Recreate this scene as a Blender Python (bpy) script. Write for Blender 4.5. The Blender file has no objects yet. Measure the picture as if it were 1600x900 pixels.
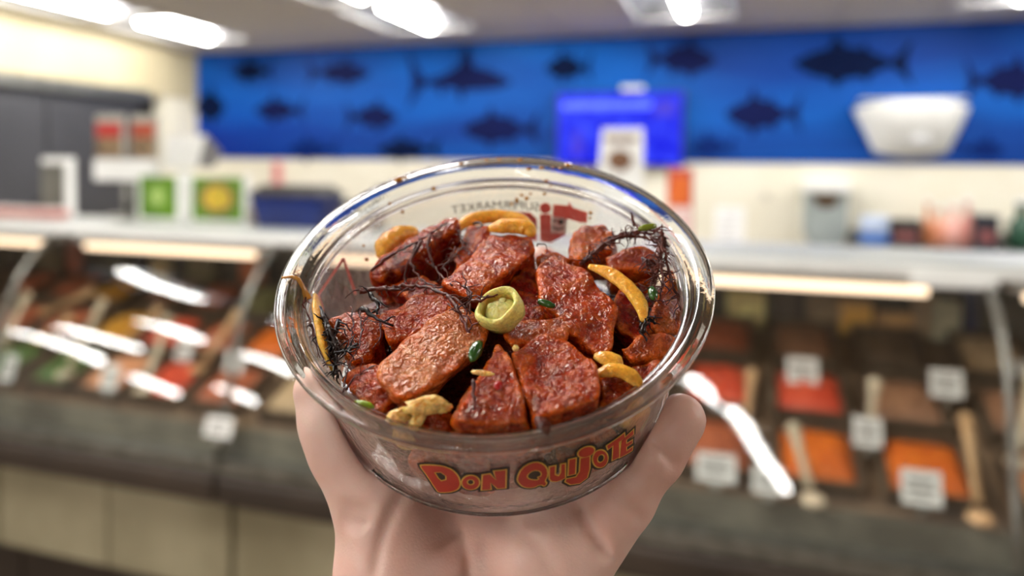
import bpy, bmesh, math, random
import numpy as np
from mathutils import Matrix, Vector, geometry

random.seed(7)
rng = np.random.default_rng(11)
scene = bpy.context.scene
col = scene.collection

# ------------------------------------------------------------------ camera
FPX, PX0, PY0 = 1155.0, 800.0, 300.0          # focal length and principal point for a 1600x900 frame
YAW, PITCH, ROLL = math.radians(17.4), math.radians(1.93), math.radians(0.67)
F0 = np.array([-math.sin(YAW), math.cos(YAW), 0.0])
R0 = np.array([math.cos(YAW), math.sin(YAW), 0.0])
U0 = np.array([0.0, 0.0, 1.0])
CF = F0 * math.cos(PITCH) - U0 * math.sin(PITCH)
CU1 = U0 * math.cos(PITCH) + F0 * math.sin(PITCH)
CR = R0 * math.cos(ROLL) + CU1 * math.sin(ROLL)
CU = CU1 * math.cos(ROLL) - R0 * math.sin(ROLL)
CO = np.array([0.0, 0.0, 1.5])
cam_d = bpy.data.cameras.new('camera')
cam = bpy.data.objects.new('camera', cam_d)
col.objects.link(cam)
cam.matrix_world = Matrix(((CR[0], CU[0], -CF[0], CO[0]), (CR[1], CU[1], -CF[1], CO[1]),
                           (CR[2], CU[2], -CF[2], CO[2]), (0, 0, 0, 1)))
cam_d.sensor_width = 36.0
cam_d.lens = FPX * 36.0 / 1600.0
cam_d.shift_y = -(450.0 - PY0) / 1600.0
cam_d.clip_start = 0.01
cam_d.dof.use_dof = True
cam_d.dof.focus_distance = 0.188
cam_d.dof.aperture_fstop = 6.0
scene.camera = cam

# ------------------------------------------------------------------ world, exposure
world = bpy.data.worlds.new('world')
scene.world = world
world.use_nodes = True
wb = world.node_tree.nodes['Background']
wb.inputs[0].default_value = (1.0, 0.95, 0.88, 1)
wb.inputs[1].default_value = 0.28
scene.view_settings.view_transform = 'Standard'
scene.view_settings.look = 'None'
scene.view_settings.gamma = 1.0
scene.view_settings.use_curve_mapping = False
scene.view_settings.exposure = 0.0
scene.cycles.transparent_max_bounces = 24
scene.cycles.max_bounces = 10
TUBE_POWER = 52.0
CASE_LAMP_POWER = 4.2

# ------------------------------------------------------------------ helpers
def ray(x, y):
    return CF + CR * ((x - PX0) / FPX) - CU * ((y - PY0) / FPX)
def at_y(x, y, Y):
    d = ray(x, y)
    return CO + d * (Y / d[1])
def at_z(x, y, z):
    d = ray(x, y)
    return CO + d * ((z - CO[2]) / d[2])
def project(P):
    d = np.asarray(P, float) - CO
    return PX0 + FPX * (d @ CR) / (d @ CF), PY0 - FPX * (d @ CU) / (d @ CF)

def srgb(h):
    if isinstance(h, str):
        h = h.lstrip('#')
        c = [int(h[i:i + 2], 16) / 255 for i in (0, 2, 4)]
    else:
        c = [v / 255 for v in h]
    return tuple(((v / 12.92) if v <= 0.04045 else ((v + 0.055) / 1.055) ** 2.4) for v in c) + (1.0,)

def base_mat(name):
    m = bpy.data.materials.new(name)
    m.use_nodes = True
    nt = m.node_tree
    return m, nt, nt.nodes['Principled BSDF'], nt.nodes['Material Output']

def mat(name, c1, c2=None, rough=0.5, metal=0.0, scale=8.0, detail=3.0, bump=0.0, bump_scale=None, spec=0.5,
        sss=0.0, sss_r=(1, .3, .2), sss_scale=0.003, coat=0.0, c3=None, bump_dist=0.001, lo=.35, hi=.65):
    m, nt, b, out = base_mat(name)
    c1 = srgb(c1); c2 = srgb(c2) if c2 else tuple(min(1, v * 1.08) for v in c1[:3]) + (1,)
    tc = nt.nodes.new('ShaderNodeTexCoord')
    n = nt.nodes.new('ShaderNodeTexNoise')
    n.inputs['Scale'].default_value = scale
    n.inputs['Detail'].default_value = detail
    nt.links.new(tc.outputs['Object'], n.inputs['Vector'])
    r = nt.nodes.new('ShaderNodeValToRGB')
    r.color_ramp.elements[0].position = lo; r.color_ramp.elements[0].color = c1
    r.color_ramp.elements[1].position = hi; r.color_ramp.elements[1].color = c2
    if c3:
        e = r.color_ramp.elements.new((lo + hi) / 2); e.color = srgb(c3)
    nt.links.new(n.outputs['Fac'], r.inputs[0])
    nt.links.new(r.outputs[0], b.inputs['Base Color'])
    b.inputs['Roughness'].default_value = rough
    b.inputs['Metallic'].default_value = metal
    b.inputs['Specular IOR Level'].default_value = spec
    b.inputs['Coat Weight'].default_value = coat
    b.inputs['Coat Roughness'].default_value = 0.08
    if sss:
        b.inputs['Subsurface Weight'].default_value = sss
        b.inputs['Subsurface Radius'].default_value = sss_r
        b.inputs['Subsurface Scale'].default_value = sss_scale
    if bump:
        n2 = nt.nodes.new('ShaderNodeTexNoise')
        n2.inputs['Scale'].default_value = bump_scale or scale * 4
        n2.inputs['Detail'].default_value = 4
        nt.links.new(tc.outputs['Object'], n2.inputs['Vector'])
        bp_ = nt.nodes.new('ShaderNodeBump')
        bp_.inputs['Strength'].default_value = bump
        bp_.inputs['Distance'].default_value = bump_dist
        nt.links.new(n2.outputs['Fac'], bp_.inputs['Height'])
        nt.links.new(bp_.outputs[0], b.inputs['Normal'])
    return m

def emit_mat(name, c, strength, tint2=None, scale=5):
    m, nt, b, out = base_mat(name)
    b.inputs['Base Color'].default_value = srgb(c)
    b.inputs['Emission Strength'].default_value = strength
    if tint2:
        tc = nt.nodes.new('ShaderNodeTexCoord'); n = nt.nodes.new('ShaderNodeTexNoise')
        n.inputs['Scale'].default_value = scale
        nt.links.new(tc.outputs['Object'], n.inputs['Vector'])
        r = nt.nodes.new('ShaderNodeValToRGB')
        r.color_ramp.elements[0].position = .38; r.color_ramp.elements[1].position = .62
        r.color_ramp.elements[0].color = srgb(c); r.color_ramp.elements[1].color = srgb(tint2)
        nt.links.new(n.outputs['Fac'], r.inputs[0]); nt.links.new(r.outputs[0], b.inputs['Emission Color'])
    else:
        b.inputs['Emission Color'].default_value = srgb(c)
    return m

def clear_mat(name, tint=(0.97, 0.98, 0.97), ior=1.5, rough=0.03, gain=1.0, bias=0.0, bump=0.0, bscale=300, bdist=.0004, gloss=(1, 1, 1), haze=0.0):
    """thin clear sheet: straight transmission plus Fresnel reflection"""
    m = bpy.data.materials.new(name); m.use_nodes = True
    nt = m.node_tree; nt.nodes.clear()
    out = nt.nodes.new('ShaderNodeOutputMaterial')
    tr = nt.nodes.new('ShaderNodeBsdfTransparent'); tr.inputs[0].default_value = tint + (1,)
    gl = nt.nodes.new('ShaderNodeBsdfGlossy'); gl.inputs['Roughness'].default_value = rough
    gl.inputs['Color'].default_value = gloss + (1,)
    lw = nt.nodes.new('ShaderNodeLayerWeight'); lw.inputs['Blend'].default_value = .5      # Schlick's reflectance, the same from both sides
    pw = nt.nodes.new('ShaderNodeMath'); pw.operation = 'POWER'; pw.inputs[1].default_value = 5.0
    nt.links.new(lw.outputs['Facing'], pw.inputs[0])
    f0 = ((ior - 1) / (ior + 1)) ** 2
    ma = nt.nodes.new('ShaderNodeMath'); ma.operation = 'MULTIPLY_ADD'; ma.use_clamp = True
    ma.inputs[1].default_value = (1 - f0) * min(gain, 1.0); ma.inputs[2].default_value = f0 * gain + bias
    mx = nt.nodes.new('ShaderNodeMixShader')
    nt.links.new(pw.outputs[0], ma.inputs[0]); nt.links.new(ma.outputs[0], mx.inputs[0])
    first = tr.outputs[0]
    if haze:
        df = nt.nodes.new('ShaderNodeBsdfDiffuse'); df.inputs[0].default_value = (.9, .9, .88, 1)
        hz = nt.nodes.new('ShaderNodeMixShader'); hz.inputs[0].default_value = haze
        nt.links.new(tr.outputs[0], hz.inputs[1]); nt.links.new(df.outputs[0], hz.inputs[2]); first = hz.outputs[0]
    nt.links.new(first, mx.inputs[1]); nt.links.new(gl.outputs[0], mx.inputs[2])
    nt.links.new(mx.outputs[0], out.inputs[0])
    if bump:
        tc = nt.nodes.new('ShaderNodeTexCoord'); n = nt.nodes.new('ShaderNodeTexNoise')
        n.inputs['Scale'].default_value = bscale; n.inputs['Detail'].default_value = 3
        nt.links.new(tc.outputs['Object'], n.inputs['Vector'])
        b = nt.nodes.new('ShaderNodeBump'); b.inputs['Strength'].default_value = bump; b.inputs['Distance'].default_value = bdist
        nt.links.new(n.outputs['Fac'], b.inputs['Height']); nt.links.new(b.outputs[0], gl.inputs['Normal'])
    return m

def thing(name, label, cat, loc=(0, 0, 0), group=None):
    o = bpy.data.objects.new(name, None); col.objects.link(o)
    o.empty_display_size = 0.05
    o.location = tuple(float(v) for v in loc)
    o['label'] = label; o['category'] = cat
    if group: o['group'] = group
    return o

def tag(o, label, cat, group=None, kind=None):
    o['label'] = label; o['category'] = cat
    if group: o['group'] = group
    if kind: o['kind'] = kind
    return o

def struct(o):
    o['kind'] = 'structure'
    return o

def mesh_obj(name, verts, faces, m, parent=None, smooth=False, matrix=None):
    me = bpy.data.meshes.new(name)
    me.from_pydata([tuple(map(float, v)) for v in verts], [], [tuple(map(int, f)) for f in faces])
    me.update()
    if m: me.materials.append(m)
    if smooth: me.polygons.foreach_set('use_smooth', [True] * len(me.polygons))
    o = bpy.data.objects.new(name, me); col.objects.link(o)
    if matrix is not None: o.matrix_world = matrix
    if parent is not None:
        o.parent = parent
        o.matrix_parent_inverse = Matrix.Translation(-Vector(parent.location)) if parent.type == 'EMPTY' and parent.parent is None else Matrix.Identity(4)
    return o

class MB:
    """collects simple solids into one mesh"""
    def __init__(s): s.v = []; s.f = []
    def add(s, v, f):
        n = len(s.v); s.v += [tuple(map(float, p)) for p in v]; s.f += [tuple(i + n for i in q) for q in f]; return s
    def box(s, x0, x1, y0, y1, z0, z1):
        v = [(x, y, z) for z in (z0, z1) for y in (y0, y1) for x in (x0, x1)]
        return s.add(v, [(0, 2, 3, 1), (4, 5, 7, 6), (0, 1, 5, 4), (2, 6, 7, 3), (0, 4, 6, 2), (1, 3, 7, 5)])
    def bbox(s, x0, x1, y0, y1, z0, z1, b=.004):
        """box with chamfered edges"""
        bm = bmesh.new(); bmesh.ops.create_cube(bm, size=1)
        for v in bm.verts:
            v.co = Vector(((x0 + x1) / 2 + v.co.x * (x1 - x0), (y0 + y1) / 2 + v.co.y * (y1 - y0), (z0 + z1) / 2 + v.co.z * (z1 - z0)))
        bmesh.ops.bevel(bm, geom=bm.edges[:], offset=b, segments=2, affect='EDGES', profile=.5)
        bm.verts.index_update()
        s.add([v.co for v in bm.verts], [[v.index for v in f.verts] for f in bm.faces]); bm.free(); return s
    def prism(s, poly, d):
        """planar 3-D polygon pushed along d"""
        n = len(poly); p = [np.asarray(q, float) for q in poly]; d = np.asarray(d, float)
        return s.add(p + [q + d for q in p], [tuple(range(n))[::-1], tuple(range(n, 2 * n))] + [(i, (i + 1) % n, n + (i + 1) % n, n + i) for i in range(n)])
    def tube(s, path, rad, seg=8, cap=True, flat=None):
        path = [np.asarray(p, float) for p in path]; n = len(path)
        if np.isscalar(rad): rad = [rad] * n
        t0 = path[1] - path[0]; t0 = t0 / (np.linalg.norm(t0) + 1e-12)
        ref = np.array([0, 0, 1.]) if abs(t0[2]) < .9 else np.array([1., 0, 0])
        if flat is not None: ref = np.asarray(flat[0], float)
        v = []
        nb = len(s.v)
        for i, p in enumerate(path):
            t = path[min(i + 1, n - 1)] - path[max(i - 1, 0)]; t = t / (np.linalg.norm(t) + 1e-12)
            a = ref - t * (ref @ t); a /= np.linalg.norm(a) + 1e-12; b = np.cross(t, a)
            if flat is None: ref = a
            ra, rb = (rad[i], rad[i]) if flat is None else (rad[i] * flat[1], rad[i])
            for k in range(seg):
                an = 2 * math.pi * k / seg
                v.append(p + a * ra * math.cos(an) + b * rb * math.sin(an))
        f = [(i * seg + k, i * seg + (k + 1) % seg, (i + 1) * seg + (k + 1) % seg, (i + 1) * seg + k) for i in range(n - 1) for k in range(seg)]
        if cap: f += [tuple(range(seg))[::-1], tuple((n - 1) * seg + k for k in range(seg))]
        return s.add(v, f)
    def lathe(s, prof, seg=48, c=(0, 0, 0), closed=False):
        n = len(prof); v = []
        for k in range(seg):
            a = 2 * math.pi * k / seg
            v += [(c[0] + r * math.cos(a), c[1] + r * math.sin(a), c[2] + z) for r, z in prof]
        f = []
        m_ = n if closed else n - 1
        for k in range(seg):
            k2 = (k + 1) % seg
            for i in range(m_):
                j = (i + 1) % n
                f.append((k * n + i, k2 * n + i, k2 * n + j, k * n + j))
        return s.add(v, f)
    def blob(s, c, r, seg=10, rings=7, jit=0.0):
        v = []; f = []
        for i in range(rings + 1):
            ph = math.pi * i / rings
            for k in range(seg):
                a = 2 * math.pi * k / seg; q = 1 + random.uniform(-jit, jit)
                v.append((c[0] + r[0] * math.sin(ph) * math.cos(a) * q, c[1] + r[1] * math.sin(ph) * math.sin(a) * q, c[2] + r[2] * math.cos(ph) * q))
        for i in range(rings):
            for k in range(seg):
                f.append((i * seg + k, (i + 1) * seg + k, (i + 1) * seg + (k + 1) % seg, i * seg + (k + 1) % seg))
        return s.add(v, f)
    def build(s, name, m, parent=None, smooth=False, matrix=None, weld=True):
        o = mesh_obj(name, s.v, s.f, m, parent, smooth, matrix)
        bm = bmesh.new(); bm.from_mesh(o.data)
        if weld: bmesh.ops.remove_doubles(bm, verts=bm.verts, dist=1e-7)
        if weld: bmesh.ops.recalc_face_normals(bm, faces=bm.faces); bm.to_mesh(o.data); bm.free()
        return o

# ------------------------------------------------------------------ plain materials
M = {}
M['ceiling'] = mat('ceiling tile', (236, 232, 226), (226, 222, 216), .9, scale=60, bump=.2)
M['tbar'] = mat('ceiling grid metal', (150, 148, 145), None, .6)
M['wall'] = mat('cream wall paint', (238, 233, 216), (232, 226, 206), .6, scale=3)
M['soffit'] = mat('beige wall paint', (198, 186, 154), (190, 178, 144), .6, scale=2)
M['floor'] = mat('brown floor tile', (120, 100, 78), (100, 82, 62), .45, scale=6)
M['dark'] = mat('charcoal panel', (62, 62, 66), (54, 54, 58), .5, scale=3)
M['black'] = mat('black plastic', (22, 22, 22), (30, 29, 28), .45)
M['white'] = mat('white plastic', (238, 238, 234), (228, 228, 224), .4)
M['reflector'] = mat('aluminium troffer reflector', (96, 96, 100), None, .4, metal=.5)
M['steel'] = mat('brushed steel', (150, 148, 140), (120, 118, 110), .35, metal=.8, scale=20)
M['steel_dark'] = mat('dull dark steel', (138, 132, 116), (104, 98, 84), .45, metal=.3, scale=8)
M['counter'] = mat('pale laminate counter', (198, 201, 197), (184, 188, 184), .3, scale=5)
M['base_dark'] = mat('dark brown bumper', (66, 54, 44), (52, 42, 34), .5, scale=4)
M['base_tan'] = mat('tan stainless panel', (186, 176, 146), (150, 140, 112), .4, metal=.1, scale=2.5)
M['interior'] = mat('case interior', (104, 94, 76), (70, 64, 50), .5, scale=4)
M['deck'] = mat('case deck steel', (156, 130, 104), (120, 96, 74), .4, metal=.15, scale=9)
M['glass'] = clear_mat('case glass', tint=(.975, .985, .98), ior=1.5, rough=.012, gain=.9)
M['tube'] = emit_mat('fluorescent tube', (255, 252, 246), TUBE_POWER)
M['case_lamp'] = emit_mat('case strip lamp', (206, 180, 152), CASE_LAMP_POWER)
M['green_garnish'] = mat('green plastic garnish', (46, 66, 26), (30, 44, 18), .5, scale=60, bump=.5)

# ------------------------------------------------------------------ the room
CEIL, WALL_Y, LEFT_X = 2.45, 5.3, -4.52
struct(MB().box(-12.0, 6.5, -10.0, WALL_Y + .1, -.05, 0).build('floor', M['floor']))
struct(MB().box(LEFT_X - .1, 6.5, WALL_Y, WALL_Y + .1, 0, CEIL + .12).build('wall_back', M['wall']))
ceiling = struct(MB().box(-12.0, 6.5, -10.0, WALL_Y + .1, CEIL + .09, CEIL + .14).build('ceiling', M['tbar']))

# light rows run along Y; troffers sit between the tiles
ROWS = [-3.9, -2.08, -.36, 1.42, 3.2]
troffers = []
for rx in ROWS: troffers += [(rx, 2.62, 3.82), (rx, 3.98, 4.76)]       # over the counter, in line with the picture
# unseen, over the shop floor: some mirror in the case glass, some are added fill
SHOP = [(-6.0, -3.7, -2.5), (-6.0, -5.7, -4.4), (-8.2, -5.2, -3.6), (-8.2, -8.2, -7.0), (-10.0, -6.4, -4.5), (-10.0, -8.4, -7.0),
        (-3.2, .2, 1.4), (-1.4, .2, 1.4), (-.7, .2, 1.4), (2.2, .2, 1.4), (-3.2, -1.9, -.7), (-1.4, -1.9, -.7),  # overhead lights added to brighten the bowl and hand
        ]
RUN = [(-.42 + .2 * k, -3.0 - 1.2 * k - 1.18, -3.0 - 1.2 * k, .19) for k in range(6)]   # unseen lights skewed to slant their reflection down the case glass
troffers += SHOP
def troffer_label(rx, y0):
    seen = {(-3.9, 3.98): 'recessed ceiling light nearest the blue mural at the far left',
            (-3.9, 2.62): 'recessed ceiling light above the beige wall, cut by the top edge',
            (-2.08, 3.98): 'recessed ceiling light with bright tube, just left of the picture centre',
            (-.36, 3.98): 'recessed ceiling light with bright tube above the wall screen'}
    return seen.get((rx, y0), 'unseen recessed ceiling light outside the picture')
for rx, y0, y1, sh in [t_ + (0.0,) for t_ in troffers] + RUN:
    inview = y0 > 2
    t = thing('ceiling_light', troffer_label(rx, y0) if inview else 'unseen recessed ceiling light outside the picture', 'ceiling light', (rx, (y0 + y1) / 2, CEIL - .004), 'recessed ceiling lights')
    w = .12 if sh else .30
    mb = MB()                                                      # open reflector tray with sloped sides
    a, b_, zt = w, w - .06 if sh else w - .10, CEIL + .075
    q = [(rx - a, y0, CEIL), (rx + a, y0, CEIL), (rx + a, y1, CEIL), (rx - a, y1, CEIL),
         (rx - b_, y0 + .04, zt), (rx + b_, y0 + .04, zt), (rx + b_, y1 - .04, zt), (rx - b_, y1 - .04, zt)]
    ux = lambda y: (y1 - y) / (y1 - y0) * sh                       # sideways drift of a run set askew
    q = [(x + ux(y), y, z) for x, y, z in q]
    mb.add(q, [(0, 1, 5, 4), (1, 2, 6, 5), (2, 3, 7, 6), (3, 0, 4, 7), (4, 5, 6, 7)])
    mb.build('reflector', M['reflector'], t)
    mb = MB()
    for (xa, xb, ya, yb) in () if sh else ((rx - a - .015, rx - a, y0 - .015, y1 + .015), (rx + a, rx + a + .015, y0 - .015, y1 + .015), (rx - a, rx + a, y0 - .015, y0), (rx - a, rx + a, y1, y1 + .015)):
        mb.box(xa, xb, ya, yb, CEIL - .006, CEIL + .02)
    if not sh: mb.build('frame', M['white'], t)
    MB().tube([(rx + ux(y0), y0 + (.0 if sh else .06), CEIL + .02), (rx, y1 - (.0 if sh else .06), CEIL + .02)], .058 if sh else .046, seg=10).build('tube', M['tube'], t)

# ceiling tiles, each one its own piece, where the picture shows the ceiling
tile_mesh = None
gx, gy = .605, .605
tx = LEFT_X + .02
xs = []
while tx < 3.4: xs.append(tx); tx += gx
ys = [2.35 + i * gy for i in range(5)]
def blocked(x0, x1, y0, y1):
    for rx, a, b in troffers:
        if x1 > rx - .315 and x0 < rx + .315 and y1 > a - .015 and y0 < b + .015: return True
    return False
def tile_piece(x0, x1, y0, y1):
    global tile_mesh
    w_, d_ = x1 - x0, y1 - y0
    if w_ < .03 or d_ < .03: return
    MB().box(x0 + .006, x1 - .006, y0 + .006, y1 - .006, CEIL, CEIL + .015).build('tile', M['ceiling'], ceiling)
edges_x = [LEFT_X]
for rx in ROWS:
    edges_x += [rx - .316, rx + .316]
edges_x += [4.4]
for i in range(len(edges_x) - 1):
    xa, xb = edges_x[i], edges_x[i + 1]
    is_tr = i % 2 == 1
    if is_tr:
        spans = [(2.0, 2.604), (3.836, 3.964), (4.776, 5.3)]
        cols = [(xa, xb)]
    else:
        spans = [(2.0 + .66 * k, 2.66 + .66 * k) for k in range(5)]
        n = max(1, round((xb - xa) / .6)); cols = [(xa + (xb - xa) * k / n, xa + (xb - xa) * (k + 1) / n) for k in range(n)]
    for (ca, cb) in cols:
        for (sa, sb) in spans: tile_piece(ca, cb, sa, sb)
mb = MB()                                                           # plain tiling of the ceiling that the picture does not show
xs = sorted(set([-12.0, 6.5] + [v for rx, _, _ in SHOP for v in (rx - .316, rx + .316)] + [-.56, 1.05]))
for xa, xb in zip(xs[:-1], xs[1:]):
    here = sorted((y0, y1) for rx, y0, y1 in SHOP if xa > rx - .33 and xb < rx + .33)
    if xa >= -.57 and xb <= 1.06: here = [(-10.2, -2.9)]
    y = -10.5 if here and here[0][0] < -10 else -10.0
    for y0, y1 in here:
        mb.box(xa, xb, y, y0 - .016, CEIL, CEIL + .015); y = y1 + .016
    mb.box(xa, xb, y, 1.995, CEIL, CEIL + .015)
o = mb.build('tile_field', M['ceiling'], ceiling); o['kind'] = 'stuff'

# left wall: beige soffit over a run of charcoal sliding doors
SOF_Z = at_y(303, 157, WALL_Y)[2]
struct(MB().box(LEFT_X - .1, LEFT_X, 2.2, WALL_Y, SOF_Z, CEIL + .1).build('wall_left', M['soffit']))
struct(MB().box(LEFT_X - .02, LEFT_X + .015, 2.2, 4.75, SOF_Z - .055, SOF_Z + .03).build('trim_1', M['steel']))
struct(MB().box(LEFT_X - .12, LEFT_X - .02, 4.93, WALL_Y, 0, SOF_Z).build('trim_2', M['wall']))
struct(MB().box(LEFT_X - .45, LEFT_X - .40, 2.2, WALL_Y, 0, SOF_Z).build('wall_recess', M['dark']))
for k, (a, b_) in enumerate(((2.2, 3.05), (3.05, 3.9), (3.9, 4.72))):
    d = struct(MB().bbox(LEFT_X - .10, LEFT_X - .05, a + .008, b_ - .008, .02, SOF_Z - .06, .006).build('door_%d' % (k + 1), M['dark']))
    MB().bbox(LEFT_X - .05, LEFT_X - .03, b_ - .10, b_ - .07, .85, 1.25, .004).build('door_handle', M['black'], d)

# ------------------------------------------------------------------ blue mural with fish
def mural_mat():
    m, nt, b, out = base_mat('blue sea mural print')
    tc = nt.nodes.new('ShaderNodeTexCoord')
    mp = nt.nodes.new('ShaderNodeMapping'); mp.inputs['Rotation'].default_value = (0, -.22, 0); mp.inputs['Scale'].default_value = (.3, 1, 1.8)
    nt.links.new(tc.outputs['Object'], mp.inputs[0])
    n = nt.nodes.new('ShaderNodeTexNoise'); n.inputs['Scale'].default_value = 1.6; n.inputs['Detail'].default_value = 3; n.inputs['Distortion'].default_value = .6
    nt.links.new(mp.outputs[0], n.inputs['Vector'])
    r = nt.nodes.new('ShaderNodeValToRGB')
    r.color_ramp.elements[0].position = .34; r.color_ramp.elements[0].color = srgb((0, 58, 142))
    r.color_ramp.elements[1].position = .68; r.color_ramp.elements[1].color = srgb((0, 94, 186))
    nt.links.new(n.outputs['Fac'], r.inputs[0])
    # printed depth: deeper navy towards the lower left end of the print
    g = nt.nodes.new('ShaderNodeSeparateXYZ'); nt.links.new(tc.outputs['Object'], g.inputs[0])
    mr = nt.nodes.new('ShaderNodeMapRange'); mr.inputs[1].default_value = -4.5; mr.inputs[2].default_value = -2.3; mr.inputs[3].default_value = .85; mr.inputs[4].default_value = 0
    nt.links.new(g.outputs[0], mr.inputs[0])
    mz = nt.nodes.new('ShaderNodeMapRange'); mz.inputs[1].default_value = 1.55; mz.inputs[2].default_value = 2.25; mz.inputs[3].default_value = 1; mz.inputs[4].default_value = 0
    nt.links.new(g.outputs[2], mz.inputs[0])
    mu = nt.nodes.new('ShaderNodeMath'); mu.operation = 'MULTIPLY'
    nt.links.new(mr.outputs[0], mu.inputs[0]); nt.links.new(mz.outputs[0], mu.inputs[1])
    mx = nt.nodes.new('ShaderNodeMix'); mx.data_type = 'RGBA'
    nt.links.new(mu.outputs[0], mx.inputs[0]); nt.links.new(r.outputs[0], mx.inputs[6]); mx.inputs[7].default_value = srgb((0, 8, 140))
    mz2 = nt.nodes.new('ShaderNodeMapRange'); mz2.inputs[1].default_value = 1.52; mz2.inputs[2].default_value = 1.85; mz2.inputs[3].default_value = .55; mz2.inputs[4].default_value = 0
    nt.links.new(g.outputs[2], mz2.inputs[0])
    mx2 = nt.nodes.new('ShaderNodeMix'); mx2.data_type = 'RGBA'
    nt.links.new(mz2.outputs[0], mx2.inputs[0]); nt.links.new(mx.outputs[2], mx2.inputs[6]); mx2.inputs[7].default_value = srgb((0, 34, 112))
    nt.links.new(mx2.outputs[2], b.inputs['Base Color'])
    b.inputs['Roughness'].default_value = .6
    b.inputs['Specular IOR Level'].default_value = .2
    return m
MUR_Z0 = at_y(900, 252, WALL_Y)[2]
mural = thing('mural_panel', 'long blue underwater mural with fish silhouettes across the back wall', 'mural', (0, WALL_Y - .01, MUR_Z0))
MB().box(LEFT_X + .005, 6.4, WALL_Y - .012, WALL_Y - .001, MUR_Z0, CEIL - .004).build('print', mural_mat(), mural)
M['fish_dark'] = mat('navy fish print', (0, 14, 50), (0, 18, 56), .6, scale=6, spec=.08)
M['fish_plum'] = mat('plum fish print', (14, 22, 70), (12, 22, 74), .6, scale=6, spec=.08)
M['fish_faint'] = mat('faint fish print', (6, 32, 98), (6, 36, 104), .6, scale=6, spec=.08)
FISH = [(0, 0), (.05, -.10), (.16, -.26), (.30, -.36), (.36, -.72), (.43, -.42), (.56, -.36), (.60, -.50), (.63, -.30), (.76, -.14), (.82, -.08),
        (.90, -.30), (1.0, -.62), (.955, -.2), (.94, 0), (.955, .2), (1.0, .58), (.90, .28), (.82, .08), (.76, .12), (.66, .26), (.62, .46), (.56, .32), (.42, .38),
        (.36, .62), (.31, .38), (.16, .28), (.05, .12)]
SHARK = [(0, 0), (.06, -.12), (.2, -.3), (.36, -.42), (.40, -.9), (.44, -1.0), (.50, -.42), (.66, -.18), (.82, -.06), (.90, -.45), (.99, -.95), (.95, -.3), (.93, 0), (.95, .3), (.99, .75), (.9, .35), (.82, .08),
         (.7, .12), (.67, .4), (.63, .14), (.52, .18), (.48, .55), (.44, .22), (.2, .2), (.06, .12)]
def fish(x0, x1, y0, y1, m, flip, shape=FISH):
    cy = (y0 + y1) / 2 + .06 * (y1 - y0); hh = (y1 - y0) / (1.02 if shape is FISH else 1.5)
    P = []
    for u, v in shape:
        x = x0 + (x1 - x0) * (1 - u if flip else u)
        P.append(at_y(x, cy + v * hh, WALL_Y - .0125))
    cen = np.mean(P, axis=0)
    mb = MB().prism(P, (0, -.002, 0))
    o = mb.build('fish', M[m], mural)
for a in ((362, 428, 92, 128, 'fish_dark', False), (478, 580, 92, 132, 'fish_plum', True), (852, 926, 80, 126, 'fish_dark', False), (1008, 1120, 62, 118, 'fish_plum', True),
          (1238, 1428, 62, 128, 'fish_dark', False), (1132, 1255, 145, 205, 'fish_plum', False), (1506, 1640, 92, 155, 'fish_plum', True), (398, 478, 150, 190, 'fish_plum', False),
          (538, 622, 158, 202, 'fish_plum', True), (722, 845, 172, 226, 'fish_plum', False), (296, 352, 136, 192, 'fish_dark', True), (588, 690, 214, 250, 'fish_dark', False),
          (450, 530, 214, 250, 'fish_faint', False), (1078, 1150, 208, 248, 'fish_faint', False), (1498, 1570, 214, 250, 'fish_faint', True)):
    fish(*a)
fish(634, 800, 78, 168, 'fish_plum', True, SHARK)

# ------------------------------------------------------------------ display case
G_PROF = [(1.655, .70), (1.682, .80), (1.709, .90), (1.736, 1.0), (1.760, 1.075), (1.795, 1.14), (1.846, 1.198), (1.922, 1.252)]
SEAMS = [at_y(90, 372, 1.92)[0], at_y(437, 400, 1.92)[0], 0.0, at_y(1549, 447, 1.92)[0]]
SEAMS[2] = (SEAMS[1] + SEAMS[3]) / 2
step = SEAMS[3] - SEAMS[2]
SEAMS = [SEAMS[0] - step] + SEAMS + [SEAMS[3] + step, SEAMS[3] + 2 * step]
unit_words = ['far left glass-fronted display case unit, cut by the left edge', 'left glass-fronted display case unit under the white machine', 'glass-fronted display case unit below the green signs, left of the bowl',
              'glass-fronted display case unit just right of the bowl', 'glass-fronted display case unit at the right edge beyond the seam post', 'glass-fronted display case unit out past the right edge']
unit_words[2] = 'glass-fronted display case unit left of and behind the bowl'
BACK_Y, DECK = 2.52, ((1.72, .735), (2.46, 1.0))
DECKZ = lambda y: DECK[0][1] + (y - DECK[0][0]) * (DECK[1][1] - DECK[0][1]) / (DECK[1][0] - DECK[0][0])
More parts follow.
